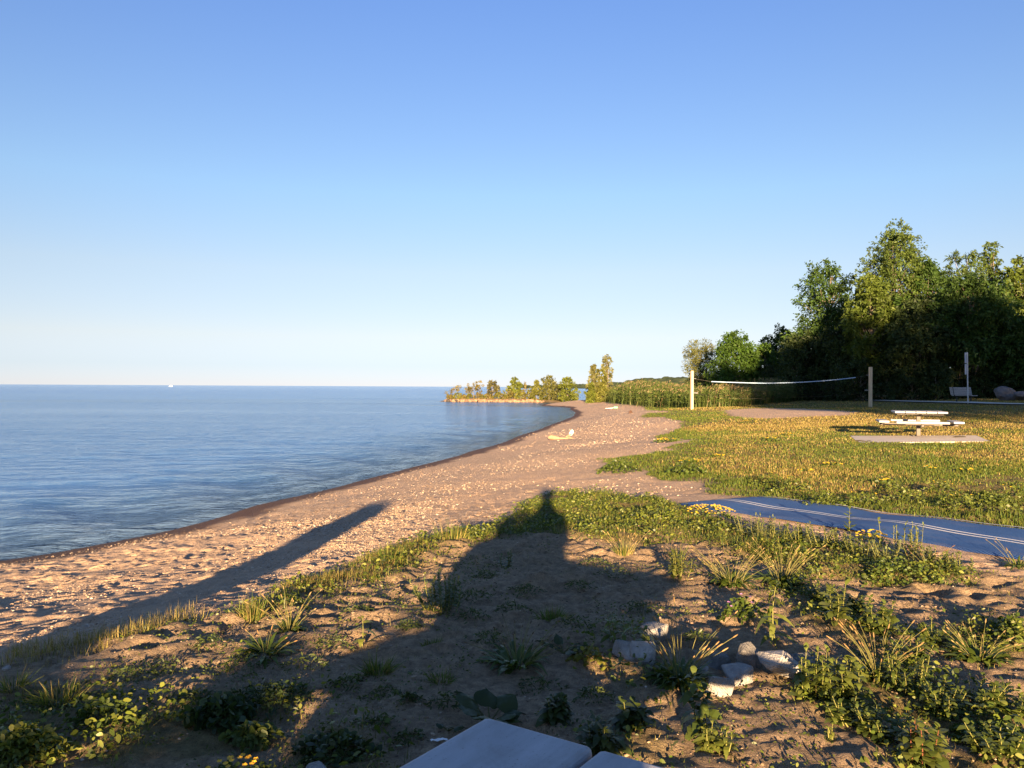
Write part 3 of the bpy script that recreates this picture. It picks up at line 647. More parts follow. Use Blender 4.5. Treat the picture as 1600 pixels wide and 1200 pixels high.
o = b_.build('paper_scrap', M['white_plastic'], None, g_, .25); sm_ = o.modifiers.new('thick', 'SOLIDIFY'); sm_.thickness = .0015; tag(o, 'torn white paper scrap on the dirt near the table corner', 'litter')

# ================================================================== lake: far boat, stones breaking the surface, riprap of the spit
bt = ray(267, 604); dist = 1350.; t = empty('motor_boat', (bt[0]*dist, dist, WATER), R(6), 'tiny white motor boat under way near the horizon', 'boat')
bm = bmesh.new(); bx(bm, (5.5, 2, 1.0), (0, 0, .5), .2)
for v in bm.verts:
    if v.co.x > 1.2: v.co.y *= max(.1, 1-(v.co.x-1.2)/1.7); v.co.z += .25*(v.co.x-1.2)/1.5
bm_obj('hull', bm, M['white_plastic'], t)
bm = bmesh.new(); bx(bm, (1.6, 1.5, .9), (.1, 0, 1.40), .15); bm_obj('cabin', bm, M['white_plastic'], t)
b_ = MB(); ww = np.linspace(0, 1, 30); yy = (.9+2.2*ww)*(1+.2*rs.rand(30)); vv = np.stack([np.concatenate([-2.5-36*ww]*2), np.concatenate([yy, -yy]), np.concatenate([.12+.25*(1-ww)]*2)], 1); k = np.arange(29)
b_.add(vv, np.stack([k, k+1, k+31, k+30], 1)); simple('foam', (.62, .66, .72), (.8, .8, .82), .4, .9); b_.build('wake', M['foam'], t)
for k, (px, py, w, lab) in enumerate([(692, 627.6, .40, 'dark stone breaking the water just off the spit'), (602, 627.6, .17, 'lone dark stone in the water far off the spit tip')]):
    p = P(px, py, WATER); tag(bm_obj('water_stone', stone_bm(w, w*.5, w*.36, 90+k, 9, .2, 3), M['dark_stone'], None, (p[0], p[1], WATER+.02)), lab, 'stone')
k = 0
for px in list(np.arange(700, 850, 3.4)+rs.uniform(-1, 1, 45)):
    x, y = PD(px, 134.2+rs.uniform(-.8, 1.0)-max(0, (px-800))*.035); w = rs.uniform(.3, .85)
    o = bm_obj('shore_stone', stone_bm(w*.75, w*.6, w*rs.uniform(.4, .6), 120+k, 8, .15, 2), M['shore_stone' if px > 716 or k % 2 else 'dark_stone'], None, (x, y, WATER+.1*w+rs.uniform(0, .15)), k*.9)
    tag(o, 'tan shore stone in the row edging the spit', 'stone', 'stones edging the spit'); k += 1
# ================================================================== trees
def tree(name, label, cat, loc, h, R_, shape='round', lo=.15, ncl=34, per=230, leaf=.26, pal=((.05,.085,.02),(.09,.13,.03)), group=None, seed=0, trunk_r=None, lean=0., bare=0., rcl=None, zst=.8, asp=.5):
    r_ = np.random.RandomState(1000+seed); h = float(h)
    t = empty(name, loc, r_.uniform(0, 6.28), label, cat, group)
    trunk_r = trunk_r or max(.03, h*.014)
    def env(u):                  # crown radius at relative height u above the crown base
        if shape == 'round': return np.sqrt(np.clip(1-(2*u-.9)**2*.85, .05, 1))
        if shape == 'poplar': return np.clip(1.05-u, .06, 1)**.6*np.clip(u*5+.45, 0, 1)
        if shape == 'cone': return np.clip(1.02-u, .05, 1)**.8
        if shape == 'vase': return .35+.65*np.sin(np.clip(u, 0, 1)*2.3)
        return np.clip(1.1-u**2.2*.8, .1, 1)                     # bush
    u = np.linspace(.03, .98, ncl)+r_.normal(0, .03, ncl); u = np.clip(u, 0, 1)
    ang = np.arange(ncl)*2.39996+r_.normal(0, .4, ncl); rr = env(u)*R_*np.sqrt(r_.uniform(.12, 1, ncl))*.82
    c = np.stack([np.cos(ang)*rr+lean*u*h*.2, np.sin(ang)*rr, h*(lo+(1-lo)*.97*u)], 1)
    rc = (rcl or (.34*R_))*r_.uniform(.65, 1.25, ncl)*(.55+.45*env(u))
    tm, cm = MB(), MB()
    top = np.array([lean*h*.2, 0, h*.93])
    zz = np.linspace(0, 1, 7); wob = np.stack([np.cumsum(r_.normal(0, .012*h, 7)), np.cumsum(r_.normal(0, .012*h, 7)), 0*zz], 1); wob -= wob[:1]*1.
    tp_ = zz[:, None]*top+wob*zz[:, None]; tp_[0, 2] = -.25
    tube(tm, tp_, trunk_r*np.array([1.25, .95, .8, .62, .45, .28, .08]), 8, (.9, .9, .9))
    for k in range(ncl):
        zs = np.clip(c[k, 2]/h-.16-.1*r_.rand(), .04, .9); s = np.array([np.interp(zs, zz, tp_[:, j]) for j in range(3)])
        m_ = (s+c[k])/2+r_.normal(0, .04*R_, 3)+[0, 0, .06*R_]; w = trunk_r*(.42-.25*zs)
        tube(tm, [s, m_, c[k]], [w, w*.6, w*.15], 5, (.9, .9, .9))
    tint = r_.uniform(.75, 1.25, ncl)
    for k in range(ncl):
        if r_.rand() < bare: continue
        n_ = max(12, int(per*(rc[k]/(.34*R_) if rcl is None else 1)**1.5))
        # sub-sprays give each clump a ragged outline
        ns = max(4, n_//14); sc_ = rnd_dir(ns, r_)*(r_.rand(ns, 1)**.4)*rc[k]*[1, 1, zst]
        ii = r_.randint(0, ns, n_); off = rnd_dir(n_, r_)*(r_.rand(n_, 1)**.7)*rc[k]*.36
        p = c[k]+sc_[ii]+off
        d = unit(rnd_dir(n_, r_)+unit(p-c[k])*.7+[0, 0, .1]); sd = unit(np.cross(d, rnd_dir(n_, r_)))
        L = leaf*r_.uniform(.6, 1.3, n_); v, q, kk = strips(p, d, sd, L, L*asp, r_.uniform(0, .5, n_), (.25, 1, .1))
        mixv = np.clip(r_.rand(n_, 1)*.55+.45*r_.rand(ns, 1)[ii], 0, 1); col = (np.array(pal[0])*(1-mixv)+np.array(pal[1])*mixv)*tint[k]
        cm.add(v, q, rep(col, kk))
    tm.build('trunk', M['bark'], t, smooth=True); cm.build('crown', M['leaf'], t)
    return t
def tpx(px, d): x, y = PD(px, d); return np.array([x, y, float(H0(x, y))])
def hpx(loc, ytop, px): return CAMZ+ray(px, ytop)[2]*loc[1]-loc[2]

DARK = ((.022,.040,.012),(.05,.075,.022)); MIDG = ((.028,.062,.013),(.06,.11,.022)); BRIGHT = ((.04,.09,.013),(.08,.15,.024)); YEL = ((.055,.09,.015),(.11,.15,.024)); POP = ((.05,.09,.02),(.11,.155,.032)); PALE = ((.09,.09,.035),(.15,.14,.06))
# --- the wood at the right: px centre, crown top y, distance, half width in px, shape, palette, label
wood = [
 (1400, 360, 70, 54, 'round', .12, POP, 'tallest poplar of the wood with a ragged pointed crown', dict(ncl=105, per=190, rcl=.85, zst=2.6, leaf=.21)),
 (1291, 412, 76, 55, 'round', .15, MIDG, 'dark rounded tree at the lakeward end of the tall wood', dict(ncl=60, per=210)),
 (1148, 524, 84, 42, 'bush', .04, BRIGHT, 'bushy bright green tree right of the lakeward volleyball post', dict(ncl=44, per=260)),
 (1193, 538, 83, 26, 'bush', .04, BRIGHT, 'low bright green spreading tree beside the dark wood', dict(ncl=30, per=220)),
 (1093, 538, 95, 26, 'vase', .1, ((.09,.105,.028),(.16,.17,.055)), 'pale feathery willow at the lakeward tip of the wood', dict(ncl=40, per=150, leaf=.3, zst=1.4, asp=.22)),
 (1222, 513, 92, 32, 'round', .1, MIDG, 'dark tree with yellow tips behind the bright bush', dict(ncl=36, per=210)),
 (1362, 432, 66, 40, 'round', .25, YEL, 'yellow-green maple just left below the tallest poplar', dict(ncl=44, per=230)),
 (1448, 405, 69, 46, 'round', .15, MIDG, 'green tree just right of the tallest poplar', dict(ncl=50, per=220)),
 (1505, 386, 72, 30, 'vase', .2, POP, 'thin-topped tree with airy fronds above the signpost', dict(ncl=40, per=110, leaf=.32, asp=.3)),
 (1547, 380, 73, 22, 'poplar', .2, POP, 'sparse upright tree with a see-through pointed top', dict(ncl=34, per=95, rcl=.9, zst=1.8)),
 (1592, 400, 70, 38, 'round', .15, YEL, 'yellowish rounded tree at the right edge of the photo', dict(ncl=46, per=220)),
 (1520, 432, 62, 60, 'round', .28, MIDG, 'broad dark tree behind the bench with a bare grey trunk', dict(ncl=64, per=230, trunk_r=.17)),
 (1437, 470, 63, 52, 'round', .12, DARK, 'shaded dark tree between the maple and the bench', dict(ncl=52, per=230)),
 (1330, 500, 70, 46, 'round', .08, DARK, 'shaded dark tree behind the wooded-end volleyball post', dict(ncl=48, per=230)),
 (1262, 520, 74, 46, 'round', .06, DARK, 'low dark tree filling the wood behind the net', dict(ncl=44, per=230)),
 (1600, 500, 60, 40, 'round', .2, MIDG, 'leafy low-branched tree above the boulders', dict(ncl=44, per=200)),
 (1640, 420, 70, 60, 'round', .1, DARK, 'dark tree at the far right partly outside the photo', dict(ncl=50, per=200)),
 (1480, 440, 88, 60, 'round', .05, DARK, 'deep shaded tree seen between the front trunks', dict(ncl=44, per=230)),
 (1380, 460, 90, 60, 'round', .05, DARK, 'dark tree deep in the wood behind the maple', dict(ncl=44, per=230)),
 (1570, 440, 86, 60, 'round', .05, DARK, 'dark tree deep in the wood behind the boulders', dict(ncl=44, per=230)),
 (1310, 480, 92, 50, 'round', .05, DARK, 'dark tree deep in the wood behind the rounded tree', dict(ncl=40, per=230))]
for k, (px, yt, d, hw, shp, lo, pal, lab, kw) in enumerate(wood):
    kw = dict(kw); kw['per'] = int(kw['per']*1.45); kw['ncl'] = int(kw['ncl']*1.15)
    l = tpx(px, d); tree('tree', lab, 'tree', l, hpx(l, yt, px), hw/F*d*1.17, shp, lo, pal=pal, seed=k, group='trees of the wood', **kw)
und = [(1215,565,78),(1245,560,72),(1282,575,70),(1318,570,66),(1345,560,65),(1385,565,64),(1425,560,62),(1462,565,61),(1498,570,62),(1535,575,61),(1565,560,62),(1605,560,60),(1640,550,58)]
for k, (px, yt, d) in enumerate(und):
    l = tpx(px, d); h_ = hpx(l, yt, px)
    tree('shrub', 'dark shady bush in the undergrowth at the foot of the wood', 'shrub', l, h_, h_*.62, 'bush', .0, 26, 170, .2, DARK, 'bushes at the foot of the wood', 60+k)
# --- spit trees: px, top y, base y, half width px, shape, palette
G1 = ((.085,.115,.018),(.15,.175,.03)); G2 = ((.10,.12,.025),(.18,.18,.04)); OR = ((.12,.105,.035),(.21,.18,.06)); ORG = ((.085,.10,.026),(.16,.16,.045))
spit = [
 (710, 600, 12, 'vase', OR, 'shrub', 'thin rusty half-bare shrub at the very tip of the spit', dict(ncl=18, per=60, leaf=.26, bare=.3)),
 (740, 599, 13, 'vase', OR, 'shrub', 'sparse tan shrub second from the tip of the spit', dict(ncl=20, per=60, leaf=.26, bare=.25)),
 (770, 594, 11, 'round', PALE, 'shrub', 'pale yellowish shrub with a spiky top on the spit', dict(ncl=22, per=90, leaf=.3)),
 (805, 590, 11, 'bush', G1, 'shrub', 'upright dense green shrub standing alone on the spit', dict(ncl=26, per=120, leaf=.3)),
 (821, 598, 5, 'cone', OR, 'shrub', 'thin wispy shrub beside the upright green one', dict(ncl=12, per=40, leaf=.25, bare=.2)),
 (838, 594, 10, 'cone', G2, 'shrub', 'yellow-green pointed shrub in the middle of the spit', dict(ncl=22, per=110, leaf=.3)),
 (858, 589, 14, 'round', ORG, 'shrub', 'brownish olive bushy shrub in the spit row', dict(ncl=28, per=110, leaf=.3)),
 (873, 602, 9, 'bush', ((.05,.06,.02),(.09,.09,.03)), 'shrub', 'dark low shrub beside the rounded yellow-green one', dict(ncl=16, per=100, leaf=.3)),
 (887, 589.5, 15, 'bush', G1, 'shrub', 'rounded vivid yellow-green shrub where spit meets beach', dict(ncl=30, per=130, leaf=.3))]
for k, (px, yt, hw, shp, pal, nm, lab, kw) in enumerate(spit):
    d = 139 if px < 830 else 136 if px < 880 else 133
    x, y = PD(px, d); l = np.array([x, y, float(H0(x, y))]); tree(nm, lab, 'shrub', l, hpx(l, yt, px), hw/F*d*1.25, shp, .02, pal=pal, seed=100+k, group='shrubs on the spit', **kw)
for k, px in enumerate([703, 716, 724, 733, 747, 754, 762, 779, 786, 793, 797, 814, 818, 826, 831, 846, 850, 865, 869, 880, 896]):
    d = 137.5; x, y = PD(px, d); l = np.array([x, y, float(H0(x, y))])
    tree('shrub', 'knee-high yellowish bush between the taller shrubs on the spit', 'shrub', l, (.35 if px < 790 else 1.2)+.8*rs.rand(), .9, 'bush', 0, 10, 45, .25, G2 if k % 2 else OR, 'low bushes on the spit', 130+k)
pops = [
 (927, 568, 10, 'cone', ((.12,.13,.045),(.2,.2,.075)), 'narrow pointed pale poplar, left of the beach trio', dict(ncl=30, per=70, leaf=.28, rcl=.5)),
 (937, 575, 12, 'round', G2, 'middle olive tree of the beach trio', dict(ncl=30, per=90, leaf=.28)),
 (948, 555, 14, 'poplar', ((.12,.13,.045),(.2,.2,.075)), 'tall thin poplar with a pale trunk, tallest by the beach', dict(ncl=44, per=40, leaf=.28, rcl=.55, trunk_r=.14))]
for k, (px, yt, hw, shp, pal, lab, kw) in enumerate(pops):
    d = 112+k*2; l = tpx(px, d); tree('poplar', lab, 'tree', l, hpx(l, yt, px), hw/F*d*1.15, shp, .12, pal=pal, seed=150+k, group='poplars behind the beach', **kw)
for k, (px, yt, hw, pal, lab) in enumerate([(924, 599, 10, G1, 'rounded yellow-green bush at the foot of the poplars'), (940, 601, 12, G2, 'olive bush under the tallest beach poplar'), (953, 606, 9, ORG, 'brownish bush between the poplars and the reeds'), (1052, 600, 14, ORG, 'tan bush rising behind the reeds near the post')]):
    d = 108 if px < 1000 else 100; l = tpx(px, d); tree('bush', lab, 'shrub', l, hpx(l, yt, px), hw/F*d*1.2, 'bush', .0, 24, 120, .26, pal, 'bushes by the poplars', 170+k)

# ================================================================== reeds, grass (nobody could count them)
front = np.array([on(*p)[:2] for p in [(958,628.5),(985,631.5),(1010,634),(1040,636),(1070,637),(1095,637),(1120,636.3),(1150,634.5),(1180,632),(1210,629.5),(1240,626),(1268,622.5)]])
s_ = np.concatenate([[0], np.cumsum(np.hypot(*np.diff(front, axis=0).T))]); n_ = 9000
tt = rs.uniform(0, s_[-1], n_); bx_ = np.interp(tt, s_, front[:, 0]); by_ = np.interp(tt, s_, front[:, 1]); back = np.abs(rs.normal(0, 1, n_))*4.0*np.where(tt > .6*s_[-1], .6, 1)
x = bx_+back*.32+rs.normal(0, .5, n_); y = by_+back+rs.normal(0, .7, n_); z = H0(x, y)
hgt = np.interp(tt/s_[-1], [0, .1, .3, .5, .62, .8, 1], [1.9, 2.5, 2.35, 1.9, 1.75, 2.1, 1.9])*rs.uniform(.75, 1.08, n_)*(.8+.2*np.clip(back/2, 0, 1))*(.92+.25*fbm(x, y, 2.5, 2))
base = np.stack([x, y, z-.05], 1); d = unit(np.stack([.10+rs.normal(0, .1, n_), rs.normal(.02, .1, n_), np.ones(n_)], 1)); sd = unit(np.cross(d, rnd_dir(n_)))
rb = MB(); g1, g2, straw = np.array([.06,.10,.02]), np.array([.11,.145,.035]), np.array([.30,.23,.11])
mx_ = rs.rand(n_, 1); col = g1*(1-mx_)+g2*mx_; dry = (rs.rand(n_) < np.where((bx_ > 15) & (bx_ < 21), .2, .04)); col[dry] = straw
v, q, kk = strips(base, d, sd, hgt, np.full(n_, .03), np.full(n_, .08), (1, .8, .6, .3)); rb.add(v, q, rep(col, kk))
for lv in range(5):
    u = rs.uniform(.25, .95, n_); p = base+d*(hgt*u)[:, None]; ld = unit(np.stack([rs.normal(.35, .55, n_), rs.normal(0, .5, n_), rs.uniform(.3, 1, n_)], 1)); ls = unit(np.cross(ld, rnd_dir(n_)))
    v, q, kk = strips(p, ld, ls, rs.uniform(.4, .75, n_), np.full(n_, .045), rs.uniform(.3, .9, n_), (.5, 1, .7, .05)); rb.add(v, q, rep(col*rs.uniform(.8, 1.25, (n_, 1)), kk))
pl = rs.rand(n_) < .3; p = base[pl]+d[pl]*(hgt[pl])[:, None]*.95; v, q, kk = strips(p, unit(d[pl]+[.3, 0, 0]), sd[pl], np.full(pl.sum(), .32), np.full(pl.sum(), .08), np.full(pl.sum(), .5), (.4, 1, .7, .1)); rb.add(v, q, rep(np.array([.20,.15,.08])*rs.uniform(.7, 1.3, (pl.sum(), 1)), kk))
tag(rb.build('reeds', M['blade']), 'dense stand of tall green reeds between beach and wood', 'reeds', kind='stuff')

def blades(mb, x, y, L, W, cols, lean=.35, droop=.35, lift=0., prof=(1, .8, .45, .05)):
    n_ = len(x); z = hz(x, y)-.01+lift; az = rs.uniform(0, 6.283, n_); le = np.abs(rs.normal(0, lean, n_))
    d = unit(np.stack([np.cos(az)*le, np.sin(az)*le, np.ones(n_)], 1)); sd = unit(np.stack([-np.sin(az+rs.normal(0, .8, n_)), np.cos(az), np.zeros(n_)], 1))
    v, q, kk = strips(np.stack([x, y, z], 1), d, sd, L, W, droop*rs.uniform(.3, 1.5, n_), prof); mb.add(v, q, rep(cols, kk))
GREEN = np.array([.075,.12,.02]); OLIVE = np.array([.145,.165,.03]); STRAW = np.array([.33,.26,.10]); GOLD = np.array([.25,.205,.055]); BROWN = np.array([.17,.11,.05])
def grass_cols(n_, w):           # w: weights of green, olive, straw, gold, brown (n,5)
    P_ = np.stack([GREEN, OLIVE, STRAW, GOLD, BROWN]); w = w/w.sum(1, keepdims=True); cw = np.cumsum(w, 1); r_ = rs.rand(n_, 1); k = (r_ > cw).sum(1).clip(0, 4)
    return P_[k]*rs.uniform(.7, 1.35, (n_, 1))
# lawn between the mat and the wood: dry and golden to the right, greener to the left and near the mat
lawn = MB()
def lawn_pts(n_, dmin, dmax):
    a = rs.uniform(0, 1, n_); dd = dmin*(dmax/dmin)**rs.rand(n_); px = rs.uniform(930, 1680, n_); x = (px-800)/F*dd; y = dd
    s = sdf(LAWN, x, y)+.5*fbm(x, y, 1.1, 3); sc_ = sdf(COURT, x, y)+.5*fbm(x, y, 1.5, 2)
    pad_s = sdf(np.array([p[:2] for p in pc]), x, y); pd_ = pdist(pathp, x, y, False); mm = pdist(line, x, y, False)
    k = (s > -.1) & (sc_ < -.1+.3*rs.rand(n_)) & (pad_s < -.02) & (pd_ > 1.05) & (mm > .78)
    k &= ~((y < 15) & (fbm(x, y, 1.0, 3) > .22) & (rs.rand(n_) < .85))
    return x[k], y[k], s[k]
for n_, d0, d1, Ls in ((120000, 7, 16, .06), (140000, 14, 34, .062), (100000, 30, 75, .08)):
    x, y, s = lawn_pts(n_, d0, d1); n2 = len(x)
    gr = np.clip(.92+1.0*fbm(x, y, 2.6, 3)-.055*(x-5)-np.clip((y-14)/60, -.3, .3)+.5*sstep(1.2, .1, s)+.6*sstep(12, 9, y)+.5*sstep(36, 44, y), .04, 1)
    w = np.stack([gr*1.2, gr*.9, (1-gr)*.8, (1-gr)*.9, (1-gr)*.4+.02], 1)
    L = Ls*rs.uniform(.5, 1.5, n2)*(1+.6*np.clip(fbm(x, y, .9, 2), 0, 1))
    blades(lawn, x, y, L, np.maximum(.006, y*.0009)*rs.uniform(.7, 1.3, n2), grass_cols(n2, w), .5, .4)
tag(lawn.build('lawn_grass', M['blade']), 'rough sun-dried grass covering the lawn round the far table', 'grass', kind='stuff')

def disc_leaves(mb, p, nrm_dir, size, cols, asp=.8):
    n_ = len(p); d = unit(nrm_dir); sd = unit(np.cross(d, rnd_dir(n_)))
    v, q, kk = strips(p, d, sd, size, size*asp, rs.uniform(0, .6, n_), (.3, .95, 1, .2)); mb.add(v, q, rep(cols, kk))
# low weeds and short grass of the near ground
gc = MB()
def scatter(poly, n_, jit=.12):
    lo_, hi_ = poly.min(0)-.3, poly.max(0)+.3; x = rs.uniform(lo_[0], hi_[0], n_*3); y = rs.uniform(lo_[1], hi_[1], n_*3)
    s = sdf(poly, x, y)+jit*fbm(x, y, .4, 3)*2; mm = pdist(line, x, y, False)
    k = (s > rs.uniform(-.08, .12, len(x))) & (mm > .80) & (fbm(x+5, y, .28, 2) > -.28)
    return x[k][:n_], y[k][:n_]
WL = [np.array([.095,.125,.018]), np.array([.155,.175,.032]), np.array([.06,.09,.015])]
n_ = 110000; x = rs.uniform(-5, 8, n_); y = rs.uniform(1.7, 11, n_)*1.; k = (sdf(NEARG, x, y) > .1) & (fbm(x-7, y, .45, 3) > .20-.14*(x < -.2)) & (pdist(line, x, y, False) > .85); x, y = x[k], y[k]; n2 = len(x)
disc_leaves(gc, np.stack([x, y, hz(x, y)+rs.uniform(0, .03, n2)], 1), rnd_dir(n2)*[1, 1, .5]+[0, -.1, .4], rs.uniform(.008, .022, n2), np.stack(WL)[rs.randint(0, 3, n2)]*rs.uniform(.6, 1.2, (n2, 1)), .5)
for poly, dens in PATCHES:
    A = .5*abs(np.sum(poly[:, 0]*np.roll(poly[:, 1], 1)-poly[:, 1]*np.roll(poly[:, 0], 1)))
    turfy = poly is PATCH_BANK or poly is PATCH_MAIN
    n_ = int(min(34000, A*(4200 if turfy else 2600)*dens)); x, y = scatter(poly, n_); n2 = len(x)
    L = rs.uniform(.03, .13 if turfy else .10, n2)*(1+.8*np.clip(fbm(x, y, .5, 2), -.3, 1)); dryk = .5 if poly is PATCH_BANK else .15
    w = np.stack([np.full(n2, .8), np.full(n2, 1.1), np.full(n2, dryk*1.3), np.full(n2, dryk), np.full(n2, dryk*.5)], 1)
    blades(gc, x, y, L, rs.uniform(.003, .006, n2), grass_cols(n2, w), .7, .5)
    n_ = int(min(36000, A*(2000 if turfy else 4200)*dens)); x, y = scatter(poly, n_); n2 = len(x)
    cl = np.clip(.5+fbm(x, y, .35, 3), .05, 1); z = hz(x, y)+rs.uniform(0, .11, n2)*cl
    nd = rnd_dir(n2)*[1, 1, .5]+[0, -.15, .35]; ci = rs.randint(0, 3, n2); cs = np.stack(WL)[ci]*rs.uniform(.7, 1.35, (n2, 1))
    disc_leaves(gc, np.stack([x, y, z], 1), nd, rs.uniform(.014, .036, n2)*(.7+.5*cl), cs, .6)
tag(gc.build('ground_weeds', M['weed']), 'low green weeds and grass creeping over the sandy ground', 'weeds', kind='stuff')
# dry straw fringe along the bank crest, thin wisps on bare soil
dg = MB(); crest = np.array([on(*p)[:2] for p in [(-120,1045),(0,1026),(100,1010),(170,998),(250,975),(330,952),(400,938),(480,915),(560,893),(640,858)]])
s_ = np.concatenate([[0], np.cumsum(np.hypot(*np.diff(crest, axis=0).T))]); n_ = 9000; tt = rs.uniform(0, s_[-1], n_)
x = np.interp(tt, s_, crest[:, 0])+rs.normal(.06, .13, n_); y = np.interp(tt, s_, crest[:, 1])+rs.normal(-.05, .15, n_)
k = fbm(x, y, .5, 2) > -.15; x, y = x[k], y[k]; n2 = len(x)
blades(dg, x, y, rs.uniform(.04, .13, n2), np.full(n2, .0032), grass_cols(n2, np.tile([.12, .3, 1, .7, .3], (n2, 1))), .45, .3)
n_ = 130000; x = rs.uniform(-5, 7, n_); y = rs.uniform(1.7, 11, n_); sN = sdf(NEARG, x, y); k = (sN > .05) & (fbm(x, y, .6, 3) > -.06-.25*(x < -.2)) & (pdist(line, x, y, False) > .8); x, y = x[k], y[k]; n2 = len(x)
blades(dg, x, y, rs.uniform(.015, .06, n2), np.full(n2, .003), grass_cols(n2, np.tile([.5, .5, .5, .4, .5], (n2, 1))), .9, .4)
tag(dg.build('dry_grass', M['blade']), 'straw coloured dry grass fringing the low bank above the beach', 'grass', kind='stuff')

# pebbles strewn over the beach
ico = bmesh.new(); bmesh.ops.create_icosphere(ico, subdivisions=1, radius=1); iv = np.array([v.co[:] for v in ico.verts]); fi = np.array([[v.index for v in f.verts] for f in ico.faces]); ico.free()
pb = MB()
def pebbles(x, y, s, cols):
    n_ = len(x); z = hz(x, y); an = rs.uniform(0, 6.28, n_); sc_ = np.stack([s*rs.uniform(.7, 1.4, n_), s*rs.uniform(.6, 1, n_), s*rs.uniform(.3, .65, n_)], 1)
    v = iv[None]*(1+.18*rs.normal(size=(n_, len(iv), 1)))*sc_[:, None]; ca, sa = np.cos(an)[:, None], np.sin(an)[:, None]
    v = np.stack([v[..., 0]*ca-v[..., 1]*sa+x[:, None], v[..., 0]*sa+v[..., 1]*ca+y[:, None], v[..., 2]+(z+s*.12)[:, None]], -1)
    pb.add(v.reshape(-1, 3), (fi[None]+(np.arange(n_)*len(iv))[:, None, None]).reshape(-1, 3), rep(cols, len(iv)))
PC = np.array([[.46,.36,.26],[.40,.28,.18],[.52,.44,.35],[.26,.18,.12],[.44,.31,.21],[.32,.26,.22]])
def beach_pts(n_, dmin, dmax, pxr):
    dd = dmin*(dmax/dmin)**rs.rand(n_); px = rs.uniform(*pxr, n_); x = (px-800)/F*dd; y = dd; z = H0(x, y)
    k = (z > -.95) & (sdf(NEARG, x, y) < -.02) & (sdf(LAWN, x, y) < -.1); return x[k], y[k], z[k]
for n_, d0, d1, pr_, s0, s1 in ((110000, 5, 14, (-60, 860), .004, .013), (26000, 11, 34, (350, 1180), .007, .022), (9000, 28, 110, (780, 1060), .014, .04)):
    x, y, z = beach_pts(n_, d0, d1, pr_); dn = np.clip(.22+1.0*fbm(x, y, 1.8 if d0 < 12 else 3.5, 3)+.55*np.exp(-((z+.5)/.12)**2), .03, 1); k = rs.rand(len(x)) < dn; x, y = x[k], y[k]
    s = s0+(s1-s0)*rs.rand(len(x))**3; ci = rs.choice(6, len(x), p=[.27, .22, .15, .1, .18, .08]); pebbles(x, y, s, PC[ci]*rs.uniform(.8, 1.2, (len(x), 1)))
n_ = 2500; x = rs.uniform(-4, 6, n_); y = rs.uniform(1.7, 9, n_); k = sdf(NEARG, x, y) > .05; x, y = x[k], y[k]; pebbles(x, y, .003+.007*rs.rand(len(x))**3, PC[rs.randint(0, 5, len(x))])
tag(pb.build('pebbles', M['pebble']), 'pale pebbles strewn over the sand of the beach', 'pebbles', kind='stuff')

# crumbs of soil and dead bits on the trodden ground
pb = MB(); n_ = 26000; x = rs.uniform(-5, 7, n_); y = 1.7+8.5*rs.rand(n_)**1.3; k = (sdf(NEARG, x, y) > .05) & (fbm(x, y, .7, 3) > -.2) & (pdist(line, x, y, False) > .85); x, y = x[k], y[k]
SC = np.array([[.20,.14,.085],[.27,.19,.12],[.14,.095,.06],[.36,.27,.18]]); pebbles(x, y, .0025+.012*rs.rand(len(x))**3.5, SC[rs.randint(0, 4, len(x))]*rs.uniform(.8, 1.2, (len(x), 1)))
tag(pb.build('soil_crumbs', M['pebble']), 'crumbs of dry soil scattered on the trodden ground', 'soil', kind='stuff')
# ================================================================== single plants of the foreground
def plant(name, cat, label, px, py, group=None):
    g_ = on(px, py); return empty(name, g_, 0, label, cat, group), g_[1]/F
def curve_stalks(mb, n_, base_r, lean, L, rad, col, r_, droop=.15, segs=5):
    ends = []
    for k in range(n_):
        a = r_.uniform(0, 6.283); le = abs(r_.normal(lean, lean*.5)); Lk = L*r_.uniform(.42, 1.1); b = np.array([math.cos(a), math.sin(a), 0])*base_r*r_.rand()
        d = unit(np.array([math.cos(a)*le, math.sin(a)*le, 1.])); u = np.linspace(0, 1, segs)[:, None]
        p = b+d*Lk*u+np.array([math.cos(a), math.sin(a), -.5])*droop*Lk*u**2.2
        tube(mb, p, np.linspace(rad, rad*.7, segs), 4, np.array(col)*r_.uniform(.8, 1.2)); ends.append((p[-1], unit(p[-1]-p[-2])))
    return ends
def heads(mb, ends, L, rad, col, r_):
    for p, d in ends:
        l = L*r_.uniform(.6, 1.3); q = [p-d*.1*l, p+d*.15*l, p+d*.5*l, p+d*.85*l, p+d*l]
        tube(mb, q, [rad*.4, rad, rad*1.05, rad*.7, rad*.15], 6, np.array(col)*r_.uniform(.75, 1.25))
LG = ((.05,.085,.014),(.095,.13,.024))
def lanceolate(mb, n_, R_, L, W, r_, pal=LG, rise=(.3, 1.2), droop=.5, prof=(.35, .9, 1, .6, .05)):
    a = r_.uniform(0, 6.283, n_); e = r_.uniform(*rise, n_); d = unit(np.stack([np.cos(a), np.sin(a), e], 1)); sd = unit(np.stack([-np.sin(a), np.cos(a), r_.normal(0, .3, n_)], 1))
    base = np.stack([np.cos(a), np.sin(a), 0*a], 1)*R_*r_.rand(n_, 1); m_ = r_.rand(n_, 1); col = (np.array(pal[0])*(1-m_)+np.array(pal[1])*m_)*r_.uniform(.75, 1.25, (n_, 1))
    v, q, kk = strips(base, d, sd, L*r_.uniform(.55, 1.15, n_), W*r_.uniform(.7, 1.2, n_), droop*r_.uniform(.5, 1.4, n_), prof); mb.add(v, q, rep(col, kk))
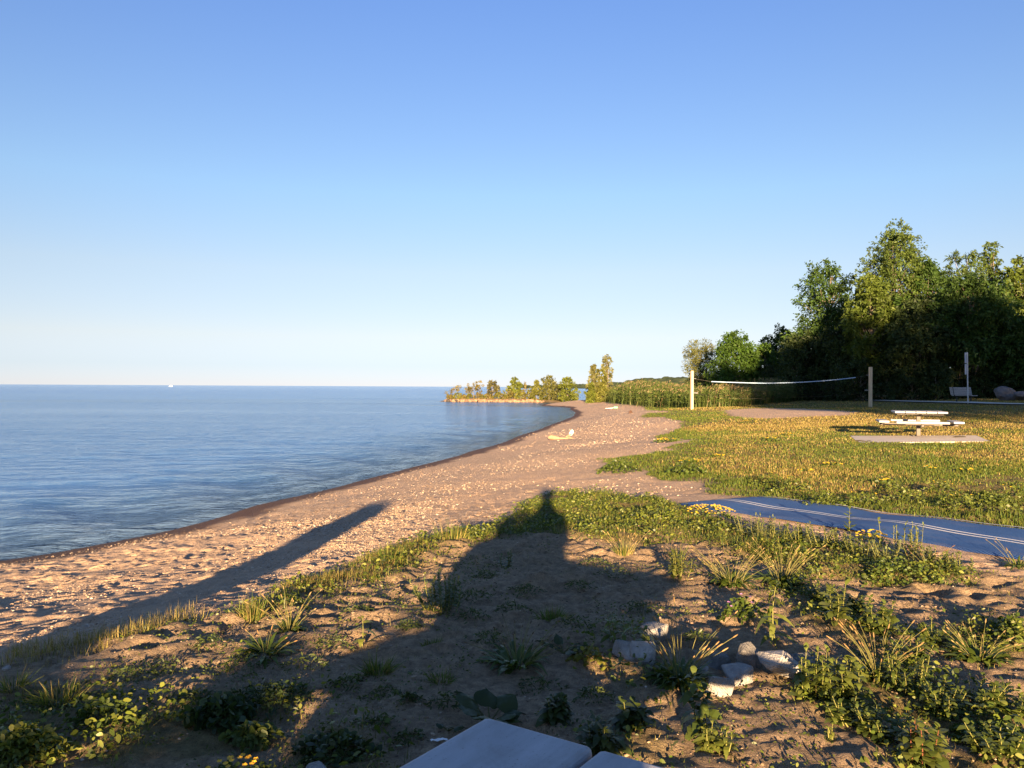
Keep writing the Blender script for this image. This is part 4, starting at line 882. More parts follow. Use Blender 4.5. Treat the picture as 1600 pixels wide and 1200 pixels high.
def plantain(px, py, w, h_, label, ns=18, nl=60, seed=0, head=(.25,.16,.075), lean=.35, name='plantain_plant', group=None, hl=.028, pal=LG):
    r_ = np.random.RandomState(seed); t, s = plant(name, 'plant', label, px, py, group); W_, H_ = w*s/2, h_*s
    b_ = MB(); lanceolate(b_, nl, W_*.4, W_*.95, W_*.13, r_, pal, (.3, 1.6), .6); b_.build('leaves', M['weed'], t)
    for k in range(ns):                                           # every stalk a part, its seed head a sub-part
        b_ = MB(); en = curve_stalks(b_, 1, W_*.35, lean, H_*1.05, .0017, (.20,.19,.07), r_, .22); o = b_.build('flower_stalk', M['dry'], t)
        b_ = MB(); heads(b_, en, hl*.9, .0034, np.array(head)*.8, r_); b_.build('seed_head', M['dry'], o)
    return t
def tuft(px, py, w, h_, label, n_=160, seed=0, cols=(1, .8, .2, .2, .1), lean=.6, name='grass_tuft', group=None, ns=0, bw=.0045):
    r_ = np.random.RandomState(seed); t, s = plant(name, 'plant', label, px, py, group); W_, H_ = w*s/2, h_*s
    a = r_.uniform(0, 6.283, n_); e = np.abs(r_.normal(0, lean, n_)); rr = W_*.55*np.sqrt(r_.rand(n_)); base = np.stack([np.cos(a)*rr, np.sin(a)*rr, -.01+0*a], 1)
    d = unit(np.stack([np.cos(a)*e, np.sin(a)*e, 1+0*a], 1)); sd = unit(np.cross(d, rnd_dir(n_, r_)))
    v, q, kk = strips(base, d, sd, H_*r_.uniform(.45, 1.1, n_), bw*r_.uniform(.7, 1.4, n_), r_.uniform(.1, .7, n_), (1, .85, .5, .05)); b_ = MB(); b_.add(v, q, rep(grass_cols(n_, np.tile(cols, (n_, 1))), kk)); b_.build('blades', M['blade'], t)
    if ns:
        b_ = MB(); en = curve_stalks(b_, ns, W_*.5, lean*.7, H_*1.25, .0014, (.28,.24,.10), r_); b_.build('stalks', M['dry'], t)
        b_ = MB(); heads(b_, en, .03, .0035, (.34,.25,.11), r_); b_.build('seed_heads', M['dry'], t)
    return t
def stems(px, py, w, h_, label, ns=1, nl=9, ll=.08, lw=.025, seed=0, pal=((.10,.13,.022),(.16,.18,.035)), droop=.7, name='leafy_weed', lean=.15, group=None, scol=(.22,.22,.07), srad=.0032, prof=(.2, .8, 1, .65, .03)):
    r_ = np.random.RandomState(seed); t, s = plant(name, 'plant', label, px, py, group); W_, H_ = w*s/2, h_*s
    sm, lm = MB(), MB()
    for k in range(ns):
        a = r_.uniform(0, 6.283); le = 0 if ns == 1 else lean*r_.uniform(.3, 1.6); b = np.array([math.cos(a), math.sin(a), 0])*W_*.45*math.sqrt(r_.rand())*(ns > 1)
        Lk = H_*r_.uniform(.6, 1.05) if ns > 1 else H_
        u = np.linspace(0, 1, 6)[:, None]; p = b+np.array([math.cos(a)*le, math.sin(a)*le, 1])*Lk*u+np.array([math.cos(a+1), math.sin(a+1), 0])*.06*Lk*np.sin(u*3)
        tube(sm, p, np.linspace(srad, srad*.4, 6), 5, np.array(scol)*r_.uniform(.8, 1.2))
        nl2 = int(nl*(1.7 if ns > 1 else 1.3)); tt = np.linspace(.05, 1, nl2)**.9;  c = np.stack([np.interp(tt, u[:, 0], p[:, j]) for j in range(3)], 1); az = a+np.arange(nl2)*2.4+r_.normal(0, .3, nl2)
        d = unit(np.stack([np.cos(az), np.sin(az), r_.uniform(.15, .9, nl2)+1.2*(tt > .9)], 1)); sd = unit(np.stack([-np.sin(az), np.cos(az), r_.normal(0, .25, nl2)], 1))
        m_ = r_.rand(nl2, 1); col = (np.array(pal[0])*(1-m_)+np.array(pal[1])*m_)*r_.uniform(.8, 1.2, (nl2, 1)); sz = 1.35*ll*(1.1-.5*tt)*r_.uniform(.7, 1.2, nl2)
        v, q, kk = strips(c, d, sd, sz, sz*1.15*lw/ll, droop*r_.uniform(.4, 1.3, nl2), prof); lm.add(v, q, rep(col, kk))
    sm.build('stem', M['dry'], t); lm.build('leaves', M['weed'], t); return t
def mound(px, py, w, h_, label, n_=500, size=.02, seed=0, pal=LG, name='low_weed', flowers=None, fcol=(.6,.42,.02), nf=12, group=None, asp=.75, fs=.012):
    r_ = np.random.RandomState(seed); t, s = plant(name, 'plant', label, px, py, group); W_, H_ = w*s/2, h_*s
    a = r_.uniform(0, 6.283, n_); q_ = np.sqrt(r_.rand(n_)); rag = 1+.3*np.sin(a*3+seed)+.15*np.sin(a*7); rr = W_*q_*rag
    z = H_*(1-q_**2)*r_.uniform(.35, 1, n_)+.006; p = np.stack([np.cos(a)*rr, np.sin(a)*rr*.8, z], 1)
    nd = rnd_dir(n_, r_)*[1, 1, .6]+np.stack([np.cos(a)*q_, np.sin(a)*q_, .5+0*a], 1)*.8; m_ = r_.rand(n_, 1)
    col = (np.array(pal[0])*(1-m_)+np.array(pal[1])*m_)*r_.uniform(.7, 1.3, (n_, 1)); b_ = MB(); d = unit(nd); sd = unit(np.cross(d, rnd_dir(n_, r_))); sz = size*r_.uniform(.6, 1.3, n_)
    v, q, kk = strips(p, d, sd, sz, sz*asp, r_.uniform(0, .6, n_), (.3, .95, 1, .2)); b_.add(v, q, rep(col, kk)); b_.build('leaves', M['weed'], t)
    b_ = MB(); curve_stalks(b_, max(6, n_//60), W_*.7, .5, H_*.9, .0014, (.09,.09,.03), r_); b_.build('stems', M['dry'], t)
    if nf:
        b_ = MB(); few = nf <= 12; aa = r_.uniform(0, 6.283, nf); rr = W_*.85*np.sqrt(r_.rand(nf))
        for k in range(nf):
            c = np.array([math.cos(aa[k])*rr[k], math.sin(aa[k])*rr[k]*.8, H_*(1.02-.6*(rr[k]/W_)**2)+r_.uniform(0, .015)])
            m5 = 6; az = np.arange(m5)*6.283/m5+r_.rand(); d = unit(np.stack([np.cos(az), np.sin(az)-.4, np.full(m5, .6)], 1)); sd = unit(np.cross(d, [0, -.3, 1.])); v, q, kk = strips(np.tile(c, (m5, 1)), d, sd, np.full(m5, fs), np.full(m5, fs*.8), np.full(m5, .2), (.3, 1, .4)); b_.add(v, q, rep(np.tile(np.array(fcol)*r_.uniform(.8, 1.15), (m5, 1)), kk))
            if few: b_.build('flower', M['petal'], t); b_ = MB()
        if not few: b_.build('flowers', M['petal'], t)
    return t
def broad(px, py, w, h_, label, nl=9, seed=0, pal=((.035,.055,.018),(.075,.095,.025)), name='broadleaf_plant', asp=.75, up=(.25, 1.1)):
    r_ = np.random.RandomState(seed); t, s = plant(name, 'plant', label, px, py); W_, H_ = w*s/2, h_*s
    b_ = MB(); sm = MB()
    for k in range(nl):
        a = k*2.4+r_.normal(0, .3); e = r_.uniform(*up); L = W_*r_.uniform(.65, 1.1); d = unit(np.array([math.cos(a), math.sin(a), e])); s0 = d*L*.45
        tube(sm, [[0, 0, 0], s0*.6, s0], [.004, .0035, .003], 5, (.12, .12, .05))
        sd = unit(np.array([-math.sin(a), math.cos(a), r_.normal(0, .2)])); up_ = np.cross(sd, d); rows, cols_ = 9, 7; g_ = []
        u = np.linspace(0, 1, rows); prof = np.sin(np.clip(u*1.05+.12, 0, 1)*math.pi)**.7*(1.15-.5*u)
        for i in range(rows):
            for j in range(cols_):
                x_ = (j/(cols_-1)-.5); g_.append(s0+d*L*u[i]*.9+sd*x_*L*asp*prof[i]+up_*(abs(x_)*.22*L*prof[i]+.03*L*math.sin(u[i]*11+j*2+k))-np.array([0, 0, 1])*.35*L*u[i]**2)
        i = np.arange(rows*cols_).reshape(rows, cols_); m_ = r_.rand(); c = (np.array(pal[0])*(1-m_)+np.array(pal[1])*m_)
        b_.add(g_, np.stack([i[:-1, :-1], i[:-1, 1:], i[1:, 1:], i[1:, :-1]], -1).reshape(-1, 4), c)
    sm.build('leaf_stalks', M['dry'], t); b_.build('leaves', M['weed'], t, smooth=True); return t

plantain(452, 985, 78, 62, 'plantain clump with pale upright seed heads at the left bank edge', 26, 60, 1, (.42,.30,.14), .5)
plantain(415, 1022, 105, 52, 'low dark plantain in shade with a few long bent stalks', 9, 70, 2, (.36,.22,.10), .9)
plantain(808, 1040, 130, 74, 'wide plantain with bare wiry stalks in bare dirt, mid shade', 34, 80, 3, (.16,.12,.07), .75, hl=.02)
plantain(1062, 1066, 120, 112, 'dark plantain clump with many tan seed heads among the stones', 28, 300, 4, (.45,.29,.13), .30, hl=.034)
plantain(1142, 916, 95, 62, 'bushy bright plantain with brownish heads, left of two by the mat', 40, 110, 5, (.30,.22,.10), .5)
plantain(1222, 916, 92, 66, 'bushy bright plantain with straw heads, right of two by the mat', 46, 90, 6, (.32,.25,.11), .42)
plantain(1372, 1066, 100, 98, 'plantain with tall brown heads rising right of the white stone', 30, 80, 7, (.34,.22,.10), .4, hl=.032)
plantain(1530, 1030, 130, 62, 'sprawling plantain with slanting heads near the right edge', 30, 110, 8, (.36,.26,.12), .6)
plantain(1450, 890, 60, 44, 'small plantain with reddish heads against the blue mat', 14, 40, 9, (.28,.16,.09), .5)
plantain(1590, 885, 60, 50, 'plantain with bare heads at the mat by the right edge', 12, 40, 10, (.28,.2,.09), .5)
tuft(392, 968, 60, 52, 'green and straw grass tuft on the crest of the bank', 200, 11, (1, .8, .7, .5, .1), .35)
tuft(590, 1052, 66, 44, 'dark rounded grass tuft alone in the shaded dirt', 240, 12, (1, .5, .1, .1, .2), .7)
tuft(862, 970, 92, 34, 'flat dark grass tuft in the middle of the shade', 240, 13, (1, .5, .15, .1, .1), 1.1)
tuft(612, 884, 80, 44, 'sunlit green grass tuft above the end of the finger-shaped shadow', 240, 14, (1, 1, .4, .3, 0), .4)
tuft(706, 850, 92, 42, 'sunlit yellow-green grass tuft left of the big shadow', 260, 15, (1, 1, .5, .3, 0), .4)
tuft(975, 868, 46, 34, 'grass tuft with bristly heads at the shadow corner', 120, 16, (1, .8, .6, .5, 0), .5, ns=18)
tuft(876, 838, 50, 34, 'dull green grass tuft inside the shoulder of the shadow', 120, 17, (1, .8, .4, .3, .1), .5)
tuft(690, 1066, 70, 24, 'low dark tuft right of the rounded one, in dirt', 150, 18, (1, .6, .1, .1, .2), 1.)
tuft(676, 1012, 52, 24, 'small dark tuft below the silvery bush', 120, 19, (1, .5, .1, .1, .1), 1.)
tuft(1060, 872, 40, 34, 'upright grass tuft at the edge of the green bank', 100, 20, (1, 1, .4, .2, 0), .4)
stems(566, 1010, 44, 46, 'lone sunlit young weed with drooping leaves in bare sand', 1, 9, .085, .026, 21)
stems(1212, 1014, 74, 92, 'tall sunlit weed with a bent top and drooping leaves', 1, 13, .125, .026, 22, srad=.0055, droop=.95)
stems(968, 1012, 46, 62, 'drooping weed with lit leaf tips behind the leftmost stone', 3, 9, .08, .018, 23)
stems(990, 1030, 44, 76, 'taller drooping weed with lit tips by the leftmost stone', 2, 13, .085, .018, 24)
stems(1268, 1090, 84, 78, 'bushy leafy weed in front of the biggest white stone', 9, 12, .062, .024, 25, pal=((.07,.10,.018),(.13,.16,.03)))
stems(1325, 1098, 74, 66, 'leafy weed with one large hanging leaf right of the white stone', 7, 11, .07, .030, 26, pal=((.08,.11,.02),(.14,.165,.032)))
stems(1418, 1088, 84, 60, 'narrow-leaved weed cluster right of the brown-headed plantain', 10, 13, .05, .012, 27, pal=((.06,.09,.016),(.11,.14,.026)))
stems(1305, 985, 66, 62, 'pale green broad-leaved weed behind the tall bent one', 4, 10, .085, .036, 28, pal=((.10,.13,.026),(.15,.175,.04)), droop=.4)
stems(1370, 1000, 90, 46, 'spreading heart-leaved weed along the sandy strip', 11, 10, .05, .034, 29, pal=((.06,.09,.016),(.12,.15,.03)))
stems(1060, 905, 80, 44, 'ragged leafy weed left of the bright plantains', 10, 11, .055, .02, 30, pal=((.06,.085,.018),(.12,.13,.03)))
stems(1098, 1150, 66, 80, 'dark upright weed with hanging leaves below the stones', 3, 13, .075, .03, 31, pal=((.05,.08,.016),(.10,.13,.026)))
stems(1118, 1172, 90, 40, 'low sunlit weed with curled leaves right of the table', 8, 9, .055, .016, 32)
stems(1300, 1155, 40, 26, 'tiny weed alone on the sunlit sand', 3, 6, .03, .012, 33)
stems(1452, 1196, 110, 62, 'broad-leaved weed with reddish stalks at the bottom right', 8, 11, .06, .032, 34, pal=((.06,.09,.016),(.13,.15,.03)), scol=(.22,.08,.05))
stems(1328, 838, 30, 44, 'single spiky upright weed in front of the blue mat', 1, 16, .07, .022, 35, pal=((.08,.12,.02),(.15,.18,.03)), droop=.2)
stems(1372, 862, 26, 50, 'thin weed with one broad pale leaf by the mat', 1, 8, .09, .035, 36, pal=((.12,.15,.03),(.18,.2,.05)), droop=.5)
stems(1420, 868, 90, 48, 'silvery upright leafy clump against the mat edge', 14, 12, .05, .015, 37, pal=((.11,.14,.05),(.18,.21,.09)), droop=.2, lean=.1)
stems(1195, 845, 80, 40, 'silvery leafy clump at the near edge of the mat', 14, 12, .05, .015, 38, pal=((.11,.14,.05),(.18,.21,.09)), droop=.2, lean=.1)
stems(692, 958, 120, 58, 'silvery green bush straddling the shadow edge', 24, 20, .032, .011, 39, pal=((.07,.11,.03),(.12,.16,.06)), droop=.15, lean=.35, name='silvery_bush')
stems(790, 890, 34, 28, 'small silvery weed inside the big shadow', 6, 10, .04, .012, 40, pal=((.08,.11,.05),(.13,.16,.08)), droop=.2)
mound(1160, 975, 66, 36, 'leafy mound with pink blooms and one yellow flower', 260, .03, 41, nf=5, fcol=(.55,.25,.5))
mound(1108, 812, 96, 22, 'bright yellow-flowering mound at the end of the blue mat', 420, .026, 42, nf=110, fs=.016, name='flowering_mound')
mound(1360, 850, 60, 20, 'yellow-flowering patch beside the spiky weed', 220, .022, 43, nf=40, fs=.018, name='flowering_mound')
mound(370, 1208, 110, 30, 'orange-yellow flowers poking up at the bottom edge', 160, .02, 44, nf=22, fcol=(.75,.42,.02), name='flowering_mound')
mound(1043, 690.5, 40, 5, 'yellow-flowering mat spreading onto the beach', 300, .06, 45, nf=26, fs=.035, name='flowering_mound')
mound(1080, 726, 46, 8, 'small yellow-flowering patch on the lawn corner', 260, .05, 46, nf=12, fs=.022, name='flowering_mound')
mound(968, 738, 60, 22, 'deep green clump at the tip of the lawn on the sand', 500, .05, 47, nf=0)
mound(1075, 742, 70, 18, 'round green clump on the lawn edge by the sand', 420, .05, 48, nf=0)
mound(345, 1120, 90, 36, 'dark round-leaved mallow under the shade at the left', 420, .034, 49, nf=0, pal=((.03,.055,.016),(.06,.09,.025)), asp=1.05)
mound(395, 1150, 70, 26, 'yellowish round-leaved mallow right of the dark one', 260, .03, 50, nf=0, pal=((.07,.10,.02),(.12,.15,.035)), asp=1.05)
mound(160, 1120, 80, 30, 'lobed-leaf weed at the edge of the sunny corner', 460, .028, 51, nf=0, asp=.4)
mound(36, 1170, 112, 40, 'sunlit leafy yellow-green weed in the lower left corner', 900, .032, 52, nf=0, pal=((.10,.13,.02),(.19,.2,.035)), asp=.55)
tuft(95, 1092, 110, 46, 'low sunlit matted grass tuft near the left edge', 260, 53, (1, 1, .5, .3, 0), 1.1)
tuft(20, 1078, 60, 44, 'arching grass tuft cut by the left edge', 120, 54, (1, 1, .4, .2, 0), .9)
broad(765, 1128, 120, 60, 'big ragged burdock leaves just beyond the table corner', 10, 55)
broad(700, 1140, 50, 30, 'small broad leaf beside the burdock', 3, 56)
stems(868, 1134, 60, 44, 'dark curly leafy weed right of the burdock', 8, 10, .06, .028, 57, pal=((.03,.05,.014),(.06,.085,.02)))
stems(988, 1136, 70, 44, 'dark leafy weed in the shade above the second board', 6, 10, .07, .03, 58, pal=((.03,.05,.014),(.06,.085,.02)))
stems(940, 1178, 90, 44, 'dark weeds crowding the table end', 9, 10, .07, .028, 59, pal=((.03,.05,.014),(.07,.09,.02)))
broad(880, 1028, 80, 36, 'drooping dock leaves left of the sunlit spot', 7, 60, asp=.4)
mound(920, 1040, 46, 30, 'small yellowish plant in a spot of sun', 160, .026, 61, nf=0, pal=((.12,.13,.02),(.2,.19,.04)))
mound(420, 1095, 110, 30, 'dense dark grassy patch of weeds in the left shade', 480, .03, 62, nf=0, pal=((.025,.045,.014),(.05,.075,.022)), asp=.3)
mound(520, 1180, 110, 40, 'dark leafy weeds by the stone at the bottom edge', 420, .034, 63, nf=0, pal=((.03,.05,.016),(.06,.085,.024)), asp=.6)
mound(1560, 1165, 120, 36, 'spreading small-leaved weed at the lower right', 620, .026, 64, nf=0)
mound(1400, 905, 120, 36, 'bright clover-like clump at the near edge of the mat', 620, .026, 65, nf=0)
mound(1580, 1000, 50, 34, 'leafy bush of weeds cut by the right edge', 240, .03, 66, nf=0)
for k, (px, py, w, h_) in enumerate([(520, 1008, 60, 16), (640, 990, 40, 12), (735, 975, 50, 16), (820, 935, 50, 14), (905, 925, 46, 14), (760, 905, 40, 12), (930, 885, 44, 12), (560, 960, 50, 12), (300, 1085, 50, 16), (1000, 955, 50, 14), (1090, 1010, 40, 12), (640, 1100, 30, 10), (600, 1085, 60, 18), (700, 1100, 60, 16), (545, 1070, 50, 16), (760, 1010, 60, 16), (900, 985, 60, 18), (840, 1070, 70, 18), (930, 1090, 60, 18), (480, 1040, 70, 18), (370, 1040, 80, 20), (250, 1045, 80, 20), (330, 1010, 60, 16), (740, 940, 60, 16), (800, 960, 50, 16), (960, 905, 60, 18), (640, 1150, 60, 18), (590, 1130, 60, 16), (200, 1060, 70, 20)]):
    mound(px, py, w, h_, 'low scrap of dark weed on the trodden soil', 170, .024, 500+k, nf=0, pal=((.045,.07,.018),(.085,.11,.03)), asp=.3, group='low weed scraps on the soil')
for k, (px, py, w, h_) in enumerate([(1290, 790, 60, 22), (1350, 792, 70, 24), (1420, 790, 60, 22), (1500, 800, 60, 26), (1560, 805, 56, 30), (1590, 790, 60, 40), (1240, 770, 70, 24), (1470, 775, 50, 20), (1545, 785, 46, 22), (1210, 760, 60, 20), (1400, 770, 50, 18)]):
    mound(px, py, w, h_, 'leafy weed clump in the sandy strip beyond the blue mat', 260, .035, 230+k, nf=4 if k % 2 else 0, pal=((.06,.09,.016),(.13,.16,.03)), group='weed clumps beyond the mat', fs=.015)
for k, (px, py, w) in enumerate([(1205, 690, 30), (1260, 740, 30), (1300, 730, 36), (1385, 760, 24), (1450, 735, 26), (1510, 738, 30), (1170, 662, 40), (1230, 682, 26), (1120, 715, 30)]):
    mound(px, py, w, 5, 'small yellow-flowering patch among the lawn grass', 90, .05, 260+k, nf=9, fs=.03, group='yellow patches in the lawn', name='flowering_mound')

# the weedy fringe along the near edge of the mat
for k, (px, py, w, h_) in enumerate([(1170, 836, 60, 34), (1222, 846, 56, 34), (1252, 850, 60, 32), (1280, 856, 60, 34), (1310, 858, 60, 30), (1345, 872, 60, 30), (1385, 876, 60, 34), (1440, 886, 60, 34), (1475, 892, 60, 30), (1500, 898, 60, 30)]):
    stems(px, py, w, h_, 'leafy weed in the fringe along the near edge of the blue mat', 12, 11, .045, .015, 400+k, pal=((.07,.10,.02),(.15,.18,.045)) if k % 3 else ((.11,.14,.05),(.18,.21,.09)), droop=.3, lean=.3, group='weeds fringing the blue mat')
for k, (px, py, w, h_) in enumerate([(1330, 1135, 90, 40), (1380, 1150, 80, 44), (1520, 1110, 100, 44), (1580, 1120, 90, 40), (1470, 1120, 90, 40), (1560, 1190, 100, 44), (1420, 1040, 80, 40), (1460, 1010, 60, 30), (1345, 960, 60, 26), (1285, 945, 60, 30)]):
    stems(px, py, w, h_, 'small leafy weed in the rank growth at the lower right', 11, 10, .045, .020, 430+k, pal=((.05,.08,.015),(.12,.15,.03)), droop=.5, lean=.45, group='leafy weeds at the lower right')
# ================================================================== behind the viewer: whoever holds the camera, and what throws the shade
def skin_body(name, nodes, edges, mat_, parent, sub=2):
    bm = bmesh.new(); vs = [bm.verts.new(p) for p, r_ in nodes]
    for a, c in edges: bm.edges.new((vs[a], vs[c]))
    me = bpy.data.meshes.new(name); bm.to_mesh(me); bm.free(); o = bpy.data.objects.new(name, me); COL.objects.link(o); me.materials.append(mat_); o.parent = parent
    md = o.modifiers.new('skin', 'SKIN'); md.use_smooth_shade = True
    for sv, (p, r_) in zip(me.skin_vertices[0].data, nodes): sv.radius = (r_, r_) if not isinstance(r_, tuple) else r_
    me.skin_vertices[0].data[0].use_root = True
    o.modifiers.new('sub', 'SUBSURF').levels = sub; o.modifiers['sub'].render_levels = sub
    return o
pp = np.array([.02, -.60]); t = empty('person', (pp[0], pp[1], float(H0(*pp))), 0, 'person in dark shirt and shorts holding up a phone behind the table', 'person')
nodes = [((0,0,.95),(.15,.11)),((0,0,1.12),(.14,.10)),((0,.0,1.32),(.17,.11)),((0,0,1.45),(.09,.08)),((0,.02,1.54),.055),((0,.04,1.66),(.085,.10)),((0,.03,1.76),(.06,.075)),
         ((.165,0,1.41),.052),((.175,.12,1.16),.042),((.11,.42,1.40),.034),((.075,.50,1.455),(.02,.034)),((-.165,0,1.41),.052),((-.175,.12,1.16),.042),((-.11,.42,1.40),.034),((-.075,.50,1.455),(.02,.034)),
         ((.10,0,.86),.10),((.12,.01,.48),.062),((.13,-.02,.09),.042),((.14,.10,.035),(.045,.03)),((-.10,0,.86),.10),((-.12,.01,.48),.062),((-.13,-.02,.09),.042),((-.14,.10,.035),(.045,.03))]
edges = [(0,1),(1,2),(2,3),(3,4),(4,5),(5,6),(3,7),(7,8),(8,9),(9,10),(3,11),(11,12),(12,13),(13,14),(0,15),(15,16),(16,17),(17,18),(0,19),(19,20),(20,21),(21,22)]
for sg, wr in ((1, 10), (-1, 14)):                                # fingers and thumb, curled round the phone
    for f_ in range(5):
        a = len(nodes); x0 = sg*.075
        if f_ < 4:
            z0 = 1.488-.018*f_; nodes += [((x0, .525, z0), .008), ((x0-sg*.014, .560, z0), .0075), ((x0-sg*.034, .562, z0), .0065)]
        else: nodes += [((x0-sg*.012, .505, 1.475), .010), ((x0-sg*.03, .515, 1.49), .0085), ((x0-sg*.042, .522, 1.50), .0075)]
        edges += [(wr, a), (a, a+1), (a+1, a+2)]
skin_body('body', nodes, edges, M['skin'], t)
t.scale = (1, 1, .975)
hat = bmesh.new(); bmesh.ops.create_cone(hat, cap_ends=True, segments=24, radius1=.175, radius2=.16, depth=.014); bmesh.ops.translate(hat, vec=(0, .03, 1.765), verts=hat.verts); bm_obj('shadow_brim', hat, M['shorts'], t)  # brim added to blunt the head in the cast shadow
skin_body('shirt', [((0,0,.93),(.175,.135)),((0,0,1.12),(.165,.125)),((0,0,1.32),(.165,.125)),((0,0,1.44),(.10,.085)),((.165,0,1.41),.062),((.17,.06,1.27),.056),((-.165,0,1.41),.062),((-.17,.06,1.27),.056)], [(0,1),(1,2),(2,3),(3,4),(4,5),(3,6),(6,7)], M['shirt'], t)
skin_body('shorts', [((0,0,.93),(.18,.14)),((.10,0,.84),.12),((.125,.01,.52),.09),((-.10,0,.84),.12),((-.125,.01,.52),.09)], [(0,1),(1,2),(0,3),(3,4)], M['shorts'], t)
bm = bmesh.new(); bmesh.ops.create_icosphere(bm, subdivisions=3, radius=1)
for v in bm.verts: v.co = Vector((v.co.x*.112, v.co.y*.125+.02, max(v.co.z, -.35 if v.co.y < 0 else .15)*.13+1.70))
bm_obj('hair', bm, M['hair'], t, smooth=True)
bm = bmesh.new(); bx(bm, (.155, .009, .076), (0, 0, 0), .004, 2)
ph = bm_obj('phone', bm, M['black_steel'], None, (0.02, -.075, 1.475)); tag(ph, 'dark phone held up level in both hands', 'phone')

# an added companion, out of view, shaped to fill out the cast shadow
def shadow_companion():
    t = empty('person', (-.53, .12, float(H0(-.53, .12))), R(-25), 'unseen companion in a hooded sweater, added to widen the cast shadow', 'person')
    nd = [((0,0,.52),(.16,.12)),((.02,.03,.72),(.15,.11)),((.06,.06,.95),(.17,.11)),((.08,.08,1.05),(.08,.07)),((.09,.10,1.12),.05),((.10,.12,1.20),(.08,.095)),((.10,.11,1.29),(.055,.07)),
      ((.23,.08,1.0),.058),((.30,.22,.86),.045),((.22,.40,.80),.034),((.16,.47,.80),(.03,.02)),((-.13,.07,1.0),.058),((-.24,.14,.84),.045),((-.16,.36,.80),.034),((-.10,.45,.80),(.03,.02)),
      ((.11,.06,.52),.09),((.13,.48,.50),.065),((.13,.50,.08),.045),((.14,.64,.035),(.045,.03)),((-.11,.06,.52),.09),((-.13,.48,.50),.065),((-.13,.50,.08),.045),((-.14,.64,.035),(.045,.03))]
    eg = [(0,1),(1,2),(2,3),(3,4),(4,5),(5,6),(3,7),(7,8),(8,9),(9,10),(3,11),(11,12),(12,13),(13,14),(0,15),(15,16),(16,17),(17,18),(0,19),(19,20),(20,21),(21,22)]
    for sg, wr in ((1, 10), (-1, 14)):
        w_ = np.array(nd[wr][0])
        for f_ in range(5):
            a = len(nd); x0 = w_[0]+sg*(.03-.017*f_) if f_ < 4 else w_[0]-sg*.035; y0 = w_[1]+(.035 if f_ < 4 else .0)
            nd.extend([((x0, y0, .795), .008), ((x0, y0+.032, .79), .0075), ((x0, y0+.055, .785), .0065)]); eg.extend([(wr, a), (a, a+1), (a+1, a+2)])
    skin_body('body', nd, eg, M['skin'], t)
    skin_body('sweater', [((0,0,.50),(.26,.17)),((.02,.03,.72),(.25,.15)),((.06,.06,.93),(.22,.13)),((.08,.08,1.03),(.10,.09)),((.23,.08,1.0),.075),((.30,.22,.86),.06),((-.13,.07,1.0),.075),((-.26,.14,.82),.075)], [(0,1),(1,2),(2,3),(3,4),(4,5),(3,6),(6,7)], M['shirt'], t)
    skin_body('trousers', [((0,0,.52),(.17,.13)),((.11,.06,.52),.105),((.13,.47,.50),.085),((.13,.50,.16),.065),((-.11,.06,.52),.105),((-.13,.47,.50),.085),((-.13,.50,.16),.065)], [(0,1),(1,2),(2,3),(0,4),(4,5),(5,6)], M['shorts'], t)
    skin_body('hood', [((.09,.06,1.10),(.09,.09)),((.10,.09,1.22),(.10,.10)),((.10,.07,1.29),(.07,.07))], [(0,1),(1,2)], M['shirt'], t)
shadow_companion()
# tree crowns behind the viewer to the right throw the broad shade on the wood and the far lawn
for k, (x, y, lo_, hi_, R_) in enumerate([(17.6,-30,9.6,19,4.6),(23.5,-31,9.8,20.5,5.0),(29.5,-30,9.8,21,5.0),(36,-31,9.5,21,5.2),(43,-30,9,21,5.2),(50,-30,8,21,5.2),(20.5,-36,11,20,4.5),(33,-37,11,21,4.5)]):
    z0 = float(H0(x, y)); tree('tree', 'tall shade tree standing behind the viewer', 'tree', (x, y, z0), hi_-z0, R_, 'bush', (lo_-z0)/(hi_-z0), 46, 240, .42, MIDG, 'shade trees behind the viewer', 300+k, trunk_r=.2, rcl=1.9)
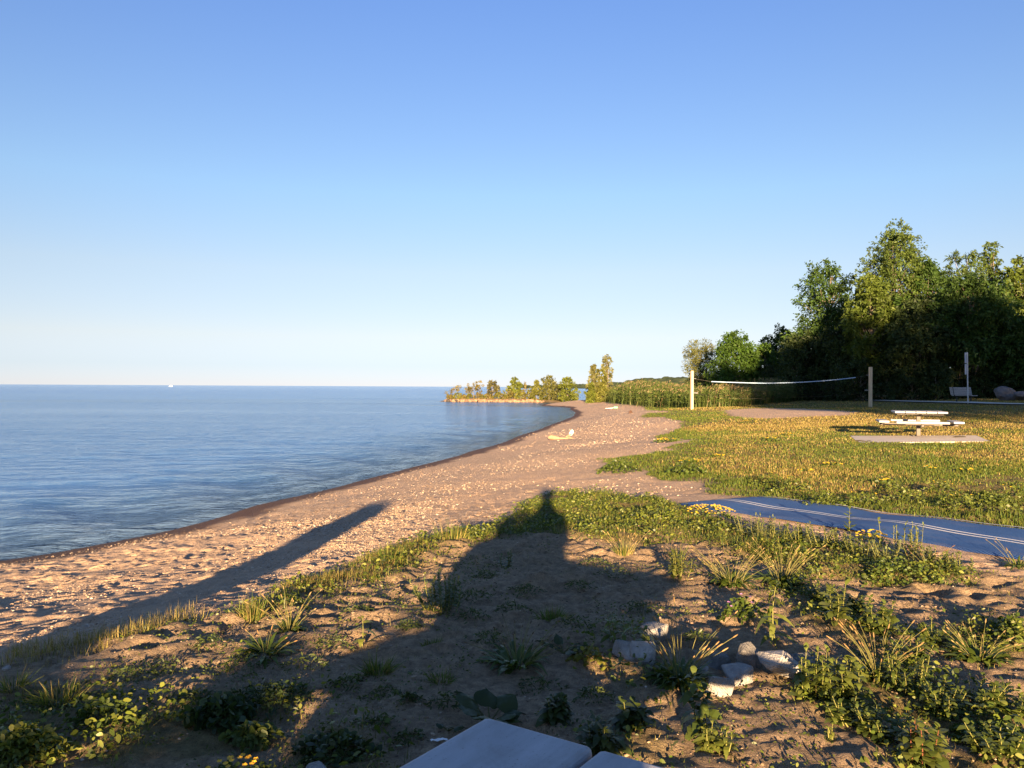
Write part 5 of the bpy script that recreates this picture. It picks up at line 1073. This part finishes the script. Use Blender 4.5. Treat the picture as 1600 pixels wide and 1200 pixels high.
# unseen shrubs behind the viewer, shaped to shade the near ground and table
for k, (x, y, h_, R_) in enumerate([(-1.75,-8,1.78,.6),(-2.75,-8.2,1.75,.55),(-1.0,-7.5,1.74,.5),(-.50,-7.6,2.42,.55)]):
    z0 = float(H0(x, y)); tree('shrub', 'unseen leafy shrub shaped to shade the near ground', 'shrub', (x, y, z0), h_, R_, 'bush', .0 if x > -2.4 else .965, 36, 200 if x > -2.4 else 60, .12 if x > -2.4 else .07, MIDG, 'shrubs behind the viewer', 320+k, rcl=None if x > -2.4 else .06)
z0 = float(H0(-3.1, -5)); b_ = MB(); tube(b_, [(0, 0, -.2), (0, 0, .4), (0, 0, 1.98), (0, 0, 2.10), (0, 0, 2.19), (0, 0, 2.24)], [.34, .34, .34, .32, .25, .12], 24)  # unseen post, added and shaped to throw the finger shadow on the beach
o = b_.build('shadow_post', M['post_wood'], None, (-3.1, -5, z0), smooth=True); tag(o, 'unseen round-topped post added to cast the finger-shaped shadow', 'post')

# ================================================================== camera, sun, sky
cd = bpy.data.cameras.new('Camera'); cam = bpy.data.objects.new('Camera', cd); COL.objects.link(cam)
cam.location = (0, 0, CAMZ); cam.rotation_euler = cam_m.to_euler(); cd.sensor_width = 36; cd.lens = F/1600*36; cd.clip_start = .02; cd.clip_end = 60000
scene.camera = cam
sl = bpy.data.lights.new('Sun', 'SUN'); sl.energy = 5.0; sl.angle = R(.53); sl.color = (1.0, .68, .38)
so = bpy.data.objects.new('Sun', sl); COL.objects.link(so); so.rotation_euler = (math.pi/2-SUN_EL, 0, -SUN_AZ); so.location = (0, -30, 12)
w = bpy.data.worlds.new('World'); scene.world = w; w.use_nodes = True; nt = w.node_tree; bg = nt.nodes['Background']
sk = nt.nodes.new('ShaderNodeTexSky'); sk.sky_type = 'NISHITA'; sk.sun_disc = False; sk.sun_elevation = SUN_EL; sk.sun_rotation = math.pi+SUN_AZ
sk.altitude = 200; sk.air_density = .6; sk.dust_density = 0; sk.ozone_density = 3.0
gz = nt.nodes.new('ShaderNodeSeparateXYZ'); nt.links.new(coord(nt, 'Generated'), gz.inputs[0])   # clear evening air: paler blue towards the horizon
el = math_(nt, 'MULTIPLY', gz.outputs[2], 2.2)
tint = ramp(nt, el, [(0, (.56, .425, .47)), (.054, (.67, .46, .43)), (.13, (1.01, .565, .405)), (.30, (1.33, .755, .495)), (.50, (1.36, .94, .68)), (.94, (1.22, .97, .93))])
nt.links.new(mixc(nt, 1., sk.outputs[0], tint, 'MULTIPLY'), bg.inputs[0]); bg.inputs[1].default_value = .069
vs = scene.view_settings; vs.view_transform = 'Standard'; vs.look = 'None'; vs.exposure = EXPO; vs.gamma = 1; vs.use_curve_mapping = False
scene.cycles.max_bounces = 6; scene.cycles.transparent_max_bounces = 8; scene.cycles.use_denoising = True
